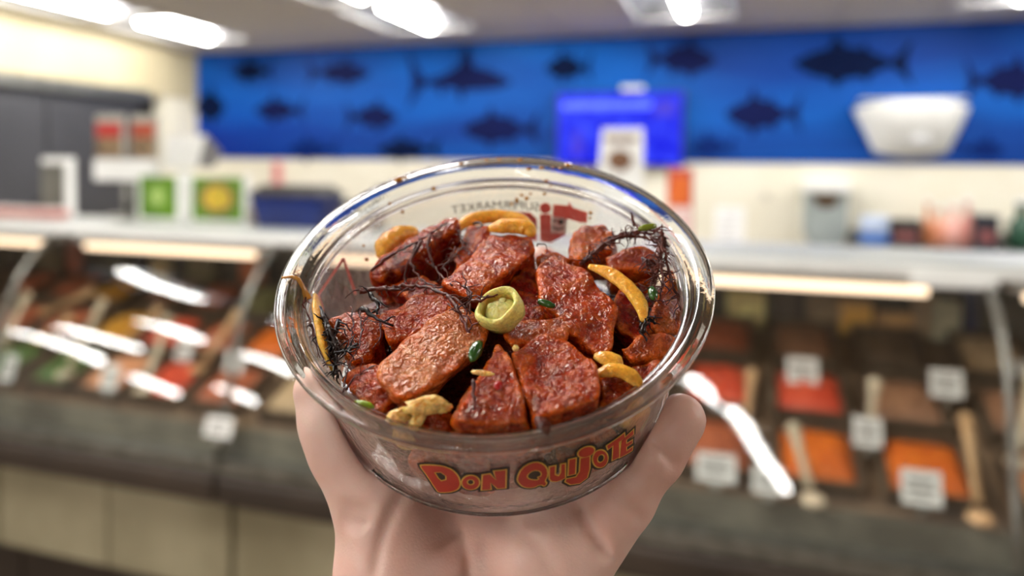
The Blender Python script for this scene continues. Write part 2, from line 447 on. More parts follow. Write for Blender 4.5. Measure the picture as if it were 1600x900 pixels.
for i in range(len(SEAMS) - 1):
    a, b_ = SEAMS[i], SEAMS[i + 1]
    t = thing('display_case', unit_words[i], 'display case', ((a + b_) / 2, 2.1, 0), 'glass display case units')
    g = .004
    mb = MB(); n = len(G_PROF); th_ = .006
    x0_, x1_ = a + .003, b_ - .021
    gp = []                                                        # finer curve through the profile points
    for k in range(n - 1):
        q0, q1, q2, q3 = (np.array(G_PROF[max(0, min(n - 1, j))]) for j in (k - 1, k, k + 1, k + 2))
        for u in np.linspace(0, 1, 5)[:-1]: gp.append(.5 * (2 * q1 + (q2 - q0) * u + (2 * q0 - 5 * q1 + 4 * q2 - q3) * u * u + (3 * q1 - q0 - 3 * q2 + q3) * u ** 3))
    gp.append(np.array(G_PROF[-1])); N_ = len(gp)
    fr_ = [(xx, q[0], q[1]) for xx in (x0_, x1_) for q in gp]; bk_ = [(xx, q[0] + th_, q[1] - th_ * .3) for xx in (x0_, x1_) for q in gp]
    mb.add(fr_, [(k, k + 1, N_ + k + 1, N_ + k)[::-1] for k in range(N_ - 1)])
    mb.add(bk_, [(k, k + 1, N_ + k + 1, N_ + k) for k in range(N_ - 1)])
    for i0 in (0, N_):                                             # side and end faces on their own vertices
        mb.add(fr_[i0:i0 + N_] + bk_[i0:i0 + N_], [(k, N_ + k, N_ + k + 1, k + 1) for k in range(N_ - 1)])
    for j0 in (0, N_ - 1): mb.add([fr_[j0], fr_[N_ + j0], bk_[N_ + j0], bk_[j0]], [(0, 1, 2, 3)])
    o = mb.build('pane', M['glass'], t, smooth=True, weld=False)
    MB().tube([(b_ - .010, y - .002, z) for y, z in G_PROF], .0095, seg=8).build('seam_post', M['steel'], t, smooth=True)
    MB().box(a + g, b_ - g, 1.64, 1.70, .665, .70).build('glass_channel', M['steel'], t)
    MB().bbox(a + g, b_ - g, 1.625, 1.72, .585, .66, .012).build('bumper', M['base_dark'], t)
    w_ = (b_ - a - 2 * g) / 2
    for k in range(2):
        MB().bbox(a + g + k * w_ + .004, a + g + (k + 1) * w_ - .004, 1.70, 1.74, .30, .58, .004).build('lower_panel', M['base_tan'], t)
    MB().box(a + g, b_ - g, 1.78, 2.5, .04, .29).build('kick_plate', M['base_dark'], t)
    mb = MB(); y0, z0 = DECK[0]; y1, z1 = DECK[1]
    mb.prism([(a + g, y0, z0), (a + g, y1, z1), (a + g, y1, z1 - .03), (a + g, y0, z0 - .03)], (b_ - a - 2 * g, 0, 0)); mb.build('deck', M['deck'], t)
    MB().box(a + g, b_ - g, 1.70, 1.735, .70, .762).build('front_ledge', M['steel_dark'], t)
    MB().box(a + g, b_ - g, BACK_Y, BACK_Y + .03, .70, 1.25).build('back_panel', M['interior'], t)
    MB().box(a + g, b_ - g, 1.99, BACK_Y, 1.225, 1.249).build('canopy_panel', M['interior'], t)
    # thin end frame inside the unit
    MB().box(b_ - .020, b_ - g, BACK_Y - .03, BACK_Y - .001, .98, 1.224).build('mullion', M['black'], t)
    hs = MB().box(a + .05, b_ - .05, 1.945, 1.988, 1.228, 1.249).build('lamp_housing', M['white'], t)
    MB().tube([(a + .08, 1.962, 1.216), (b_ - .12, 1.962, 1.216)], .0115, seg=10).build('strip_lamp', M['case_lamp'], hs, smooth=True)
XA, XB = SEAMS[0], SEAMS[-1]
ends = [o for o in col.objects if o.name.startswith('display_case')]
ends.sort(key=lambda o: o.location.x)
for o, xe in ((ends[0], XA - .022), (ends[-1], XB + .002)):
    MB().prism([(xe, y, z) for y, z in [(1.66, .02), (1.655, .70)] + G_PROF[1:] + [(2.24, 1.25), (BACK_Y + .03, 1.25), (BACK_Y + .03, .02)]], (.02, 0, 0)).build('end_panel', M['steel_dark'], o)
cap = thing('service_counter', 'long white counter top running along the display cases', 'counter', (0, 2.05, 1.25))
MB().bbox(XA, XB, 1.925, 2.24, 1.252, 1.292, .008).build('slab', M['counter'], cap)
MB().bbox(XA, XB, 1.912, 1.926, 1.256, 1.280, .003).build('edge_strip', M['white'], cap)
# short white price rail clipped under the counter edge near the seam post
tag(MB().bbox(at_y(1418, 445, 1.93)[0], at_y(1552, 450, 1.93)[0], 1.895, 1.911, 1.236, 1.262, .004).build('price_rail', M['white']),
    'short white rail clipped to the counter edge near the right seam post', 'rail')

# ------------------------------------------------------------------ trays of food on the sloping deck
M['tray'] = mat('dark steel tray', (128, 110, 90), (96, 80, 64), .4, metal=.3, scale=10)
M['handle_cream'] = mat('cream plastic', (226, 212, 184), (206, 190, 160), .4)
M['handle_wood'] = mat('pale wood', (214, 176, 130), (196, 154, 108), .5, scale=30)
M['tag'] = mat('white card', (240, 238, 232), (232, 230, 224), .5)
M['tag_print'] = mat('grey print', (104, 100, 92), (84, 80, 74), .6)
FOOD = {'orange': ((240, 128, 36), (214, 96, 22), 'bright orange seasoned seafood'), 'red': ((232, 96, 60), (196, 62, 36), 'coral red fish cubes'),
        'yellow': ((222, 164, 50), (196, 132, 34), 'golden yellow salad'), 'peach': ((236, 176, 132), (212, 140, 96), 'peach coloured shrimp'),
        'green': ((92, 122, 58), (62, 92, 38), 'green seaweed salad'), 'brown': ((168, 122, 90), (128, 88, 62), 'brown marinated fish cubes'),
        'beige': ((206, 178, 140), (178, 148, 110), 'beige tofu salad'), 'rust': ((190, 106, 68), (152, 76, 46), 'rust red marinated fish'),
        'dark': ((122, 100, 78), (86, 70, 54), 'dark mixed salad'), 'olive': ((158, 156, 104), (122, 122, 76), 'olive green chopped salad')}
for k, (c1, c2, _) in FOOD.items(): M['food_' + k] = mat(k + ' food', c1, c2, .45, scale=45, bump=.6, bump_scale=90, bump_dist=.006)
SPOTS = [(195, 488, 'yellow'), (409, 513, 'orange'), (260, 552, 'red'), (306, 556, 'red'), (203, 605, 'peach'), (57, 563, 'green'), (124, 588, 'green'), (423, 637, 'beige'), (410, 585, 'rust'), (340, 500, 'rust'), (80, 470, 'rust'),
         (1202, 666, 'orange'), (1306, 678, 'orange'), (1410, 690, 'orange'), (1217, 597, 'red'), (1300, 605, 'red'), (1160, 650, 'rust'), (1180, 740, 'rust'), (1330, 640, 'rust'), (1450, 640, 'brown'), (1100, 740, 'olive'),
         (1300, 740, 'brown'), (1430, 740, 'brown'), (1250, 800, 'olive'), (1400, 810, 'olive'), (1520, 700, 'brown'), (1100, 640, 'dark'), (1585, 560, 'beige'), (1590, 700, 'peach'), (20, 530, 'beige'), (300, 620, 'brown')]
ROWY = [(2.22, 2.42, 'back'), (1.985, 2.185, 'middle'), (1.755, 1.955, 'front')]
ORD = ['first', 'second', 'third', 'fourth', 'fifth', 'sixth', 'seventh', 'eighth', 'ninth', 'tenth', 'eleventh', 'twelfth', 'thirteenth', 'fourteenth', 'fifteenth', 'sixteenth', 'seventeenth', 'eighteenth']
PW = .185
tray_me = {}
def tray_mesh():
    mb = MB(); w, d, h, t_ = PW / 2 - .006, .096, .05, .003
    for (x0, x1, y0, y1, z0, z1) in ((-w, w, -d, d, -h, -h + t_), (-w, -w + t_, -d, d, -h, 0), (w - t_, w, -d, d, -h, 0), (-w, w, -d, -d + t_, -h, 0), (-w, w, d - t_, d, -h, 0),
                                     (-w - .006, w + .006, -d - .006, -d + .004, -.002, .002), (-w - .006, w + .006, d - .004, d + .006, -.002, .002), (-w - .006, -w + .004, -d, d, -.002, .002), (w - .004, w + .006, -d, d, -.002, .002)):
        mb.box(x0, x1, y0, y1, z0, z1)
    return mb
def mound(kind, seed):
    r = np.random.default_rng(seed); n = 15
    k1 = r.normal(size=(8, 2)) * 40; p1 = r.uniform(0, 6, 8)
    v = []; f = []
    for j in range(n):
        for i in range(n):
            u, w = i / (n - 1) * 2 - 1, j / (n - 1) * 2 - 1
            x, y = u * (PW / 2 - .011), w * .091
            e = (1 - u ** 4) * (1 - w ** 4)
            z = -.02 + .032 * e + .006 * np.sin(k1 @ np.array([x, y]) * 2.2 + p1).mean() * 2.4 * e
            v.append((x, y, z))
    nb = len(v)
    v += [(x, y, -.046) for x, y, z in v]
    for j in range(n - 1):
        for i in range(n - 1):
            q = (j * n + i, j * n + i + 1, (j + 1) * n + i + 1, (j + 1) * n + i)
            f.append(q); f.append(tuple(nb + k for k in q[::-1]))
    for i in range(n - 1):
        for (p, q) in ((i, i + 1), ((n - 1) * n + i + 1, (n - 1) * n + i), ((i + 1) * n, i * n), (i * n + n - 1, (i + 1) * n + n - 1)):
            f.append((q, p, nb + p, nb + q))
    return v, f
slope = math.atan2(DECK[1][1] - DECK[0][1], DECK[1][0] - DECK[0][0])
tm = None
for ri, (ya, yb, rw) in enumerate(ROWY):
    count = 0
    xs_ = []
    for sa, sb in zip(SEAMS[:-1], SEAMS[1:]):
        n_ = int((sb - sa - .03) / .2)
        xs_ += [sa + .006 + (sb - sa - .03) * (k + .5) / n_ for k in range(n_)]
    for x in xs_:
        yc = (ya + yb) / 2; zc = DECKZ(yc) + .056
        px, py = project((x, yc, zc)); pl = project((x + PW / 2, yc, zc))[0]; pr_ = project((x - PW / 2, yc, zc))[0]
        ok = pl > -5 and pr_ < 1640
        if ok:
            count += 1
            best = min(SPOTS, key=lambda s: (s[0] - px) ** 2 + ((s[1] - py) * 1.5) ** 2)
            dd = math.hypot(best[0] - px, (best[1] - py) * 1.5)
            kind = best[2] if dd < 62 else ['brown', 'dark', 'olive', 'dark', 'rust'][(count + ri) % 5]
            if px > 1085 and rw == 'front': kind = 'orange' if 1200 < px < 1500 else ('rust' if px < 1200 else 'peach')
            if px > 1085 and rw == 'middle': kind = 'red' if px < 1380 else 'brown'
            side = 'left of the bowl' if px < 470 else 'right of the bowl' if px > 1085 else 'hidden behind the bowl'
            mt = Matrix.Translation((x, yc, zc)) @ Matrix.Rotation(slope, 4, 'X')
            if tm is None:
                o = tray_mesh().build('food_tray', M['tray'], None, matrix=mt); tm = o.data
            else:
                o = bpy.data.objects.new('food_tray', tm); col.objects.link(o); o.matrix_world = mt
            tag(o, 'dark steel tray, %s from the left in the %s row, %s' % (ORD[count - 1], rw, side), 'tray', 'trays in the display case')
            v, f = mound(kind, ri * 50 + count)
            o = mesh_obj('food_mound', v, f, M['food_' + kind], None, True, mt)
            tag(o, '%s heaped in the %s row tray, %s from the left' % (FOOD[kind][2], rw, ORD[count - 1]), 'food', 'heaps of food in the trays', 'stuff')

def deck_pt(px, py, lift):
    """point over the sloping deck under a pixel, lifted by some height"""
    d = ray(px, py)
    y0, z0 = DECK[0]; k = math.tan(slope)
    # z = z0 + (y-y0)*k + lift
    t = (z0 - y0 * k + lift - CO[2]) / (d[2] - d[1] * k)
    return CO + d * t
spoons = [((43, 463), (4, 536), 'handle_cream', 'cream serving spoon at the left edge of the case, rounded knob up'),
          ((160, 474), (104, 580), 'handle_cream', 'cream serving spoon leaning over the green seaweed trays'),
          ((142, 456), (76, 486), 'handle_wood', 'light wooden spoon lying low at the back of the left case'),
          ((263, 500), (226, 604), 'handle_cream', 'cream serving spoon standing beside the white price card'),
          ((246, 488), (200, 530), 'handle_wood', 'thin wooden spoon behind the cream serving spoon'),
          ((372, 490), (314, 572), 'handle_wood', 'thick wooden spoon nearest the bowl on its left'),
          ((108, 498), (66, 528), 'handle_wood', 'short wooden spoon just right of the left edge spoon'),
          ((1174, 586), (1166, 662), 'handle_wood', 'wooden spoon standing just right of the little finger'),
          ((1366, 600), (1361, 662), 'handle_cream', 'cream spoon standing in the middle of the right case'),
          ((1240, 672), (1268, 772), 'handle_cream', 'cream spoon leaning right, low in the right case'),
          ((1509, 656), (1530, 800), 'handle_wood', 'tall wooden spoon beside the right seam post'),
          ((1612, 590), (1590, 715), 'handle_cream', 'white spoon at the right edge beyond the seam post')]
for (a, b_, m, lab) in spoons:
    A = deck_pt(a[0], a[1], .17); B = deck_pt(b_[0], b_[1], .085)
    t = thing('serving_spoon', lab, 'spoon', B, 'serving spoons in the trays')
    d = (A - B)
    MB().tube([A, A - d * .12, A - d * .3, A - d * .6, A - d * .9], [.009, .014, .010, .009, .010], seg=8).build('handle', M[m], t, smooth=True)
    MB().blob(A, (.017, .017, .017)).build('knob', M[m], t, smooth=True)
    C_ = B - d / np.linalg.norm(d) * .012
    MB().blob(C_, (.026, .030, .012)).build('spoon_bowl', M[m], t, smooth=True)
cards = [(284, 545, 30, 36, 'white price card between the red trays on the left'), (167, 590, 32, 38, 'white price card in front of the green trays'), (363, 566, 34, 34, 'white price card near the thick wooden spoon'),
         (338, 668, 50, 30, 'white price card low in the front of the left case'), (8, 575, 26, 40, 'white price card at the left edge of the picture'),
         (1254, 580, 46, 40, 'white price card at the back of the right case, left one'), (1480, 600, 46, 42, 'white price card at the back of the right case, right one'), (1356, 676, 42, 44, 'white price card below the middle cream spoon'),
         (1441, 764, 58, 52, 'large white price card with bold print low in the right case'), (1118, 732, 60, 42, 'white price card just right of the little finger'), (1200, 752, 46, 40, 'white price card left of the leaning cream spoon'),
         (1590, 575, 34, 22, 'white card at the right edge beyond the seam post')]
for (px, py, w, h, lab) in cards:
    A = deck_pt(px, py + h / 2, .068); dist = (A - CO) @ CF
    W, H = w * dist / FPX, h * dist / FPX
    t = thing('price_card', lab, 'price card', A, 'price cards in the trays')
    lean = np.array([0, .35, 1.0]); lean /= np.linalg.norm(lean); nx = np.array([1, 0, 0.])
    P = lambda u, v, o_=0: A + nx * (u * W) + lean * (v * H) + np.array([0, -1, .35]) * o_
    MB().prism([P(-.5, 0), P(.5, 0), P(.5, 1), P(-.5, 1)], (0, .0012, 0)).build('card', M['tag'], t)
    MB().prism([P(-.12, -.25, -.001), P(.12, -.25, -.001), P(.12, .1, -.001), P(-.12, .1, -.001)], (0, .003, 0)).build('clip', M['steel'], t)
    mb = MB()
    for (u0, u1, v0, v1) in ((-.34, .30, .62, .74), (-.38, .36, .40, .48), (-.30, .22, .2, .28)):
        mb.prism([P(u0, v0, .0006), P(u1, v0, .0006), P(u1, v1, .0006), P(u0, v1, .0006)], (0, .0004, 0))
    mb.build('print', M['tag_print'], t)

# packets standing on the shelf at the back of the cases
def pkt(px0, px1, py0, py1, Y, dep, c1, c2, lab, name='food_packet', cat='packet', b=.006, group='packets at the back of the display case', bottom=None):
    p, q = at_y(px0, py1, Y), at_y(px1, py0, Y)
    z0 = p[2] if bottom is None else bottom
    o = MB().bbox(p[0], q[0], Y, Y + dep, z0, q[2], b).build(name, mat(name, c1, c2, .5, scale=14), None)
    return tag(o, lab, cat, group)
for (x, w, c1, c2, h, y_, lab) in (
        (1165, 56, (214, 192, 132), (150, 130, 86), .115, 2.46, 'tan packet at the back of the right case, next to the bowl rim'),
        (1228, 40, (66, 56, 44), (54, 46, 36), .16, 2.47, 'dark brown packet at the back of the right case'),
        (1283, 48, (122, 106, 80), (92, 78, 58), .12, 2.46, 'grey tan packet between the tan and yellow packets'),
        (1330, 54, (206, 152, 60), (164, 128, 84), .10, 2.465, 'golden yellow packet at the back of the right case'),
        (1395, 52, (176, 136, 84), (140, 110, 74), .075, 2.46, 'low tan yellow packet beside the golden packet'),
        (1440, 34, (130, 112, 88), (100, 84, 64), .14, 2.465, 'brown packet at the back near the navy packet'),
        (1475, 40, (150, 148, 126), (120, 116, 98), .12, 2.46, 'pale grey packet at the back of the right case'),
        (1512, 22, (28, 34, 62), (20, 24, 48), .19, 2.47, 'navy upright packet at the back near the right seam post'),
        (1250, 14, (24, 26, 40), (18, 20, 30), .2, 2.485, 'narrow black upright packet at the back of the right case'),
        (85, 46, (96, 82, 56), (70, 60, 40), .12, 2.46, 'olive brown packet at the back of the left case'),
        (125, 26, (140, 74, 48), (104, 52, 36), .16, 2.465, 'rusty red packet at the back of the left case'),
        (190, 40, (64, 60, 40), (48, 46, 30), .17, 2.465, 'dark olive packet at the back of the left case'),
        (258, 34, (168, 150, 108), (120, 104, 70), .11, 2.46, 'pale round topped packet in the left case, under the strip lamp'),
        (225, 14, (22, 28, 40), (18, 20, 30), .18, 2.485, 'narrow dark blue packet at the back of the left case'),
        (320, 50, (92, 82, 44), (70, 62, 34), .15, 2.46, 'mustard brown packet at the back of the left case'),
        (400, 40, (168, 92, 30), (140, 70, 22), .15, 2.46, 'orange brown packet at the back left of the bowl')):
    A = at_y(x, 500, y_)[0]; Z = (np.array([A, y_, 1.1]) - CO) @ CF; W = w * Z / FPX / 2
    o = MB().bbox(A - W, A + W, y_ - .035, y_ - .001 + .03 * (y_ > 2.48), 1.004, 1.004 + h, .005).build('food_packet', mat('packet', tuple(min(255, int(v * 1.3)) for v in c1), tuple(min(255, int(v * 1.3)) for v in c2), .55, scale=24), None)
    tag(o, lab, 'packet', 'packets at the back of the display case')
for i in range(1, len(SEAMS) - 1):
    a, b_ = SEAMS[i - 1] + .02, SEAMS[i] - .02
    mb = MB(); n = int((b_ - a) / .022)
    for k in range(n):
        x = a + (b_ - a) * (k + .5) / n; h = random.uniform(.02, .042)
        mb.add([(x - .011, 2.436, 1.0), (x + .011, 2.436, 1.0), (x + random.uniform(-.006, .006), 2.428, 1.0 + h), (x, 2.44, 1.0)], [(0, 1, 2), (1, 3, 2), (3, 0, 2), (0, 3, 1)])
    tag(mb.build('garnish_strip', M['green_garnish']), 'strip of green plastic grass behind the trays, unit %s from the left' % ORD[i - 1], 'garnish', 'strips of plastic grass', 'stuff')

# ------------------------------------------------------------------ things standing on the counter top
CT = 1.292
def on_ct(px, Y): return at_y(px, 300, Y)[0]
def scale_at(px, Y):
    x = on_ct(px, Y); return ((np.array([x, Y, 1.4]) - CO) @ CF) / FPX
# two green signs
M['green'] = mat('lime green print', (96, 140, 10), (80, 122, 8), .5, scale=9)
M['bowl_print'] = mat('salad picture print', (230, 180, 50), (150, 150, 40), .5, scale=60)
M['ring_print'] = mat('brown plate print', (120, 104, 60), (96, 84, 48), .5, scale=30)
M['pale_green'] = mat('pale green print', (178, 200, 120), (150, 184, 90), .5, scale=30)
def sign(x0, x1, y0, y1, Y, lab, plate):
    p, q = at_y(x0, y1, Y), at_y(x1, y0, Y)
    t = thing('counter_sign', lab, 'sign', ((p[0] + q[0]) / 2, Y, CT), 'green counter signs')
    MB().bbox(p[0], q[0], Y, Y + .022, CT + .012, q[2], .006).build('panel', M['green'], t)
    MB().bbox(p[0] - .012, p[0], Y - .003, Y + .026, CT, q[2] + .008, .003).build('side_frame', M['white'], t)
    MB().bbox(q[0], q[0] + .012, Y - .003, Y + .026, CT, q[2] + .008, .003).build('side_frame', M['white'], t)
    MB().bbox(p[0], q[0], Y - .003, Y + .026, CT, CT + .011, .003).build('foot', M['white'], t)
    cx, cz = (p[0] + q[0]) / 2, (CT + q[2]) / 2 + .01; w = (q[0] - p[0])
    disc = lambda r, yy, e: [(cx + r * math.cos(a) * e, yy, cz + r * math.sin(a)) for a in np.linspace(0, 2 * math.pi, 24, endpoint=False)]
    if plate:
        MB().prism(disc(w * .29, Y - .001, 1.3), (0, -.0012, 0)).build('plate_print', M['ring_print'], t)
        MB().prism(disc(w * .2, Y - .0024, 1.35), (0, -.0012, 0)).build('salad_print', M['bowl_print'], t)
    else:
        MB().prism(disc(w * .2, Y - .001, 1.0), (0, -.0012, 0)).build('emblem_print', M['pale_green'], t)
sign(218, 276, 276, 346, 2.13, 'lime green counter sign with pale emblem, the narrower one', False)
sign(300, 380, 278, 348, 2.12, 'lime green counter sign with a salad bowl picture', True)
# deli scale behind the signs
x, s = on_ct(285, 2.2), scale_at(285, 2.2)
t = thing('deli_scale', 'white deli scale with tilted white display head above the green signs', 'scale', (x, 2.21, CT))
MB().bbox(x - .07, x + .07, 2.19, 2.235, CT, CT + .03, .006).build('base', M['white'], t)
MB().bbox(x - .018, x + .018, 2.20, 2.228, CT + .03, CT + .185, .005).build('column', M['white'], t)
P = lambda px, py, Y: at_y(px, py, Y)
front = [P(256, 262, 2.185), P(308, 262, 2.185), P(322, 211, 2.17), P(260, 213, 2.17)]
back_ = [P(266, 262, 2.30), P(334, 262, 2.30), P(346, 238, 2.30), P(272, 222, 2.30)]
mb = MB(); mb.add(front + back_, [(0, 1, 2, 3), (7, 6, 5, 4), (0, 4, 5, 1), (3, 2, 6, 7), (0, 3, 7, 4)]); hd = mb.build('display_head', M['white'], t)
MB().add([front[1] + [.0005, 0, 0], back_[1] + [.0005, 0, 0], back_[2] + [.0005, 0, 0], front[2] + [.0005, 0, 0], front[1] + [.003, 0, 0], back_[1] + [.003, 0, 0], back_[2] + [.003, 0, 0], front[2] + [.003, 0, 0]],
         [(0, 1, 2, 3), (7, 6, 5, 4), (0, 4, 5, 1), (1, 5, 6, 2), (2, 6, 7, 3), (3, 7, 4, 0)]).build('side_panel', mat('grey side', (128, 126, 128), None, .5), hd)
# poster stand
x = on_ct(196, 2.18)
t = thing('poster_stand', 'white stand holding two red and brown food posters on a post', 'poster stand', (x, 2.19, CT))
p, q = at_y(147, 282, 2.17), at_y(250, 250, 2.17)
MB().bbox(p[0], q[0] - .03, 2.165, 2.205, p[2], q[2], .006).build('shelf', M['white'], t)
MB().tube([(x - .012, 2.2, CT), (x - .012, 2.2, p[2])], .014, seg=10).build('post', M['steel'], t, smooth=True)
MB().bbox(x - .08, x + .06, 2.165, 2.235, CT, CT + .012, .004).build('foot', M['steel'], t)
MB().bbox(on_ct(200, 2.2) + .01, on_ct(216, 2.2) + .008, 2.19, 2.22, CT + .012, p[2], .003).build('brochure_rack', M['black'], t)
for (a, b_, c1, c2) in ((151, 190, (188, 40, 34), (168, 30, 28)), (206, 242, (182, 78, 42), (160, 62, 34))):
    p2, q2 = at_y(a, 250, 2.185), at_y(b_, 192, 2.185)
    fr = MB().bbox(p2[0] - .006, q2[0] + .006, 2.186, 2.20, q[2], q2[2] + .03, .002).build('poster', mat('poster card', (176, 172, 160), (150, 146, 136), .5, scale=20), t)
    zm = p2[2] + (q2[2] - p2[2]) * .62
    MB().box(p2[0], q2[0], 2.183, 2.1855, zm, q2[2]).build('poster_header', mat('poster header', c1, c2, .5), fr)
    MB().box(p2[0], q2[0], 2.183, 2.1855, p2[2] + .01, zm - .001).build('poster_picture', mat('poster picture', (150, 124, 90), (98, 76, 54), .5, scale=40), fr)
# small white machine at the left
p, q = at_y(66, 330, 2.17), at_y(106, 246, 2.17)
t = thing('countertop_dispenser', 'small white countertop dispenser with grey front at the left', 'dispenser', ((p[0] + q[0]) / 2, 2.19, CT))
MB().bbox(p[0], q[0], 2.165, 2.205, CT, q[2], .006).build('body', M['white'], t)
MB().bbox(p[0] + .008, q[0] - .010, 2.160, 2.1645, CT + .03, q[2] - .025, .002).build('front_window', mat('grey window', (112, 110, 100), (84, 82, 74), .3), t)
MB().bbox(p[0] + .008, p[0] + .035, 2.145, 2.1645, CT + .006, CT + .028, .004).build('tap', mat('red tap', (150, 50, 46), None, .4), t)
# row of pink wrapped packets at the far left of the counter
for k in range(6):
    x = on_ct(-6 + k * 19, 2.10)
    t = thing('wrapped_packet', '%s pink wrapped packet from the left edge on the counter' % ['leftmost', 'second', 'third', 'fourth', 'fifth', 'sixth'][k], 'packet', (x, 2.1, CT), 'pink wrapped packets')
    MB().bbox(x - .022, x + .022, 2.06, 2.14, CT, CT + .030 - .002 * (k % 2), .01).build('tub', mat('pink tub', (226, 170, 160), (210, 140, 132), .25), t)
    MB().bbox(x - .023, x + .023, 2.058, 2.142, CT + .031, CT + .038, .003).build('lid', mat('clear lid', (240, 226, 222), None, .12), t)
# dark blue bin, basket and small items
p, q = at_y(410, 350, 2.13), at_y(515, 292, 2.13)
t = thing('blue_bin', 'dark blue bin with a black lid on the counter behind the bowl', 'bin', ((p[0] + q[0]) / 2, 2.15, CT))
mb = MB(); a, b_, h = p[0], q[0], q[2] - .03
v = [(a + .02, 2.08, CT), (b_ - .02, 2.08, CT), (b_ - .02, 2.2, CT), (a + .02, 2.2, CT), (a, 2.06, h), (b_, 2.06, h), (b_, 2.22, h), (a, 2.22, h)]
mb.add(v, [(3, 2, 1, 0), (4, 5, 6, 7), (0, 1, 5, 4), (1, 2, 6, 5), (2, 3, 7, 6), (3, 0, 4, 7)]); mb.build('tub', mat('navy plastic', (20, 42, 108), (14, 30, 84), .3), t)
mb = MB(); v = [(a - .008, 2.052, h + .001), (b_ + .008, 2.052, h + .001), (b_ + .008, 2.228, h + .001), (a - .008, 2.228, h + .001), (a + .03, 2.09, h + .034), (b_ - .03, 2.09, h + .034), (b_ - .03, 2.19, h + .034), (a + .03, 2.19, h + .034)]
mb.add(v, [(3, 2, 1, 0), (4, 5, 6, 7), (0, 1, 5, 4), (1, 2, 6, 5), (2, 3, 7, 6), (3, 0, 4, 7)]); mb.build('lid', mat('grey black lid', (72, 70, 68), (50, 48, 46), .4), t)
x = on_ct(396, 2.16); tag(MB().lathe([(0, 0), (.018, 0), (.02, .05), (.014, .066), (.014, .082), (0, .082)], 14, (x, 2.16, CT)).build('condiment_bottle', mat('tan bottle', (178, 158, 124), (150, 130, 98), .4), smooth=True), 'small tan bottle between the green sign and the blue bin', 'bottle')
x = on_ct(545, 2.16); tag(MB().lathe([(0, 0), (.026, 0), (.028, .07), (.024, .09), (0, .092)], 16, (x, 2.16, CT)).build('sauce_jar', mat('dark jar', (60, 56, 50), (40, 38, 34), .3), smooth=True), 'dark jar beside the blue bin, at the bowl rim', 'jar')
x = on_ct(590, 2.17); tag(MB().lathe([(0, 0), (.02, 0), (.022, .08), (.008, .11), (.008, .14), (0, .142)], 16, (x, 2.17, CT)).build('pump_bottle', mat('grey bottle', (110, 106, 98), (80, 78, 72), .35), smooth=True), 'slim grey bottle right of the dark jar behind the bowl', 'bottle')
# white picture sign in front of the screen
p, q = at_y(928, 330, 2.12), at_y(1004, 200, 2.12)
t = thing('counter_poster', 'white upright sign with a brown bowl picture in front of the screen', 'sign', ((p[0] + q[0]) / 2, 2.13, CT))
MB().prism([(p[0] - .006, 2.12, CT + .004), (q[0] + .006, 2.12, CT + .004), (q[0], 2.13, q[2]), (p[0] + .02, 2.13, q[2])], (0, .012, 0)).build('panel', M['white'], t)
cx, cz = (p[0] + q[0]) / 2 + .004, at_y(965, 250, 2.12)[2]
MB().prism([(cx + .036 * math.cos(a), 2.117 + .006, cz + .03 * math.sin(a)) for a in np.linspace(0, 2 * math.pi, 24, endpoint=False)], (0, -.003, 0)).build('bowl_print', mat('brown bowl print', (132, 92, 62), (104, 70, 46), .5, scale=40), t)
MB().box(p[0] + .03, q[0] - .02, 2.1225, 2.1275, cz + .052, cz + .068).build('title_print', mat('brown title print', (142, 110, 92), (116, 84, 68), .5, scale=60), t)
MB().bbox(p[0], q[0], 2.09, 2.17, CT, CT + .005, .001).build('foot', M['white'], t)
# orange-red packet right of it
p, q = at_y(1042, 320, 2.15), at_y(1082, 264, 2.15)
t = thing('snack_box', 'red and orange box on the counter below the screen corner', 'box', ((p[0] + q[0]) / 2, 2.17, CT))
MB().bbox(p[0], q[0], 2.15, 2.2, CT, q[2], .004).build('box', mat('red card', (196, 70, 62), (214, 96, 80), .5, scale=20), t)
MB().box(p[0] + .006, q[0] - .008, 2.147, 2.1495, p[2] - .0, q[2] - .02).build('picture_print', mat('orange print', (232, 122, 40), (216, 90, 30), .5, scale=40), t)
MB().box(p[0] + .002, q[0] - .002, 2.147, 2.1495, CT + .02, p[2] - .004).build('label_print', mat('pink print', (236, 214, 208), (226, 190, 186), .5, scale=40), t)

# ------------------------------------------------------------------ on and along the back wall
WY = WALL_Y
# screen
p, q = at_y(868, 258, WY - .09), at_y(1070, 140, WY - .09)
t = thing('wall_screen', 'wall-mounted screen showing a bright blue picture', 'screen', ((p[0] + q[0]) / 2, WY - .03, p[2]))
MB().bbox(p[0], q[0], WY - .09, WY - .035, p[2], q[2], .006).build('housing', M['black'], t)
def screen_mat():
    m, nt, b, out = base_mat('blue screen picture')
    tc = nt.nodes.new('ShaderNodeTexCoord'); n = nt.nodes.new('ShaderNodeTexNoise'); n.inputs['Scale'].default_value = 5; n.inputs['Detail'].default_value = 2; n.inputs['Distortion'].default_value = 1.5
    nt.links.new(tc.outputs['Object'], n.inputs['Vector'])
    r = nt.nodes.new('ShaderNodeValToRGB'); r.color_ramp.elements[0].position = .35; r.color_ramp.elements[0].color = srgb((10, 16, 224))
    r.color_ramp.elements[1].position = .68; r.color_ramp.elements[1].color = srgb((58, 76, 255))
    nt.links.new(n.outputs['Fac'], r.inputs[0]); nt.links.new(r.outputs[0], b.inputs['Emission Color'])
    b.inputs['Base Color'].default_value = (0, 0, .05, 1); b.inputs['Emission Strength'].default_value = 1.0; b.inputs['Specular IOR Level'].default_value = .1
    return m
sc_ = MB().box(p[0] + .012, q[0] - .012, WY - .0925, WY - .0905, p[2] + .012, q[2] - .012).build('display', screen_mat(), t)
w, h = q[0] - p[0], q[2] - p[2]
bar = emit_mat('light blue screen text band', (74, 96, 255), .9, (40, 60, 255), 30)
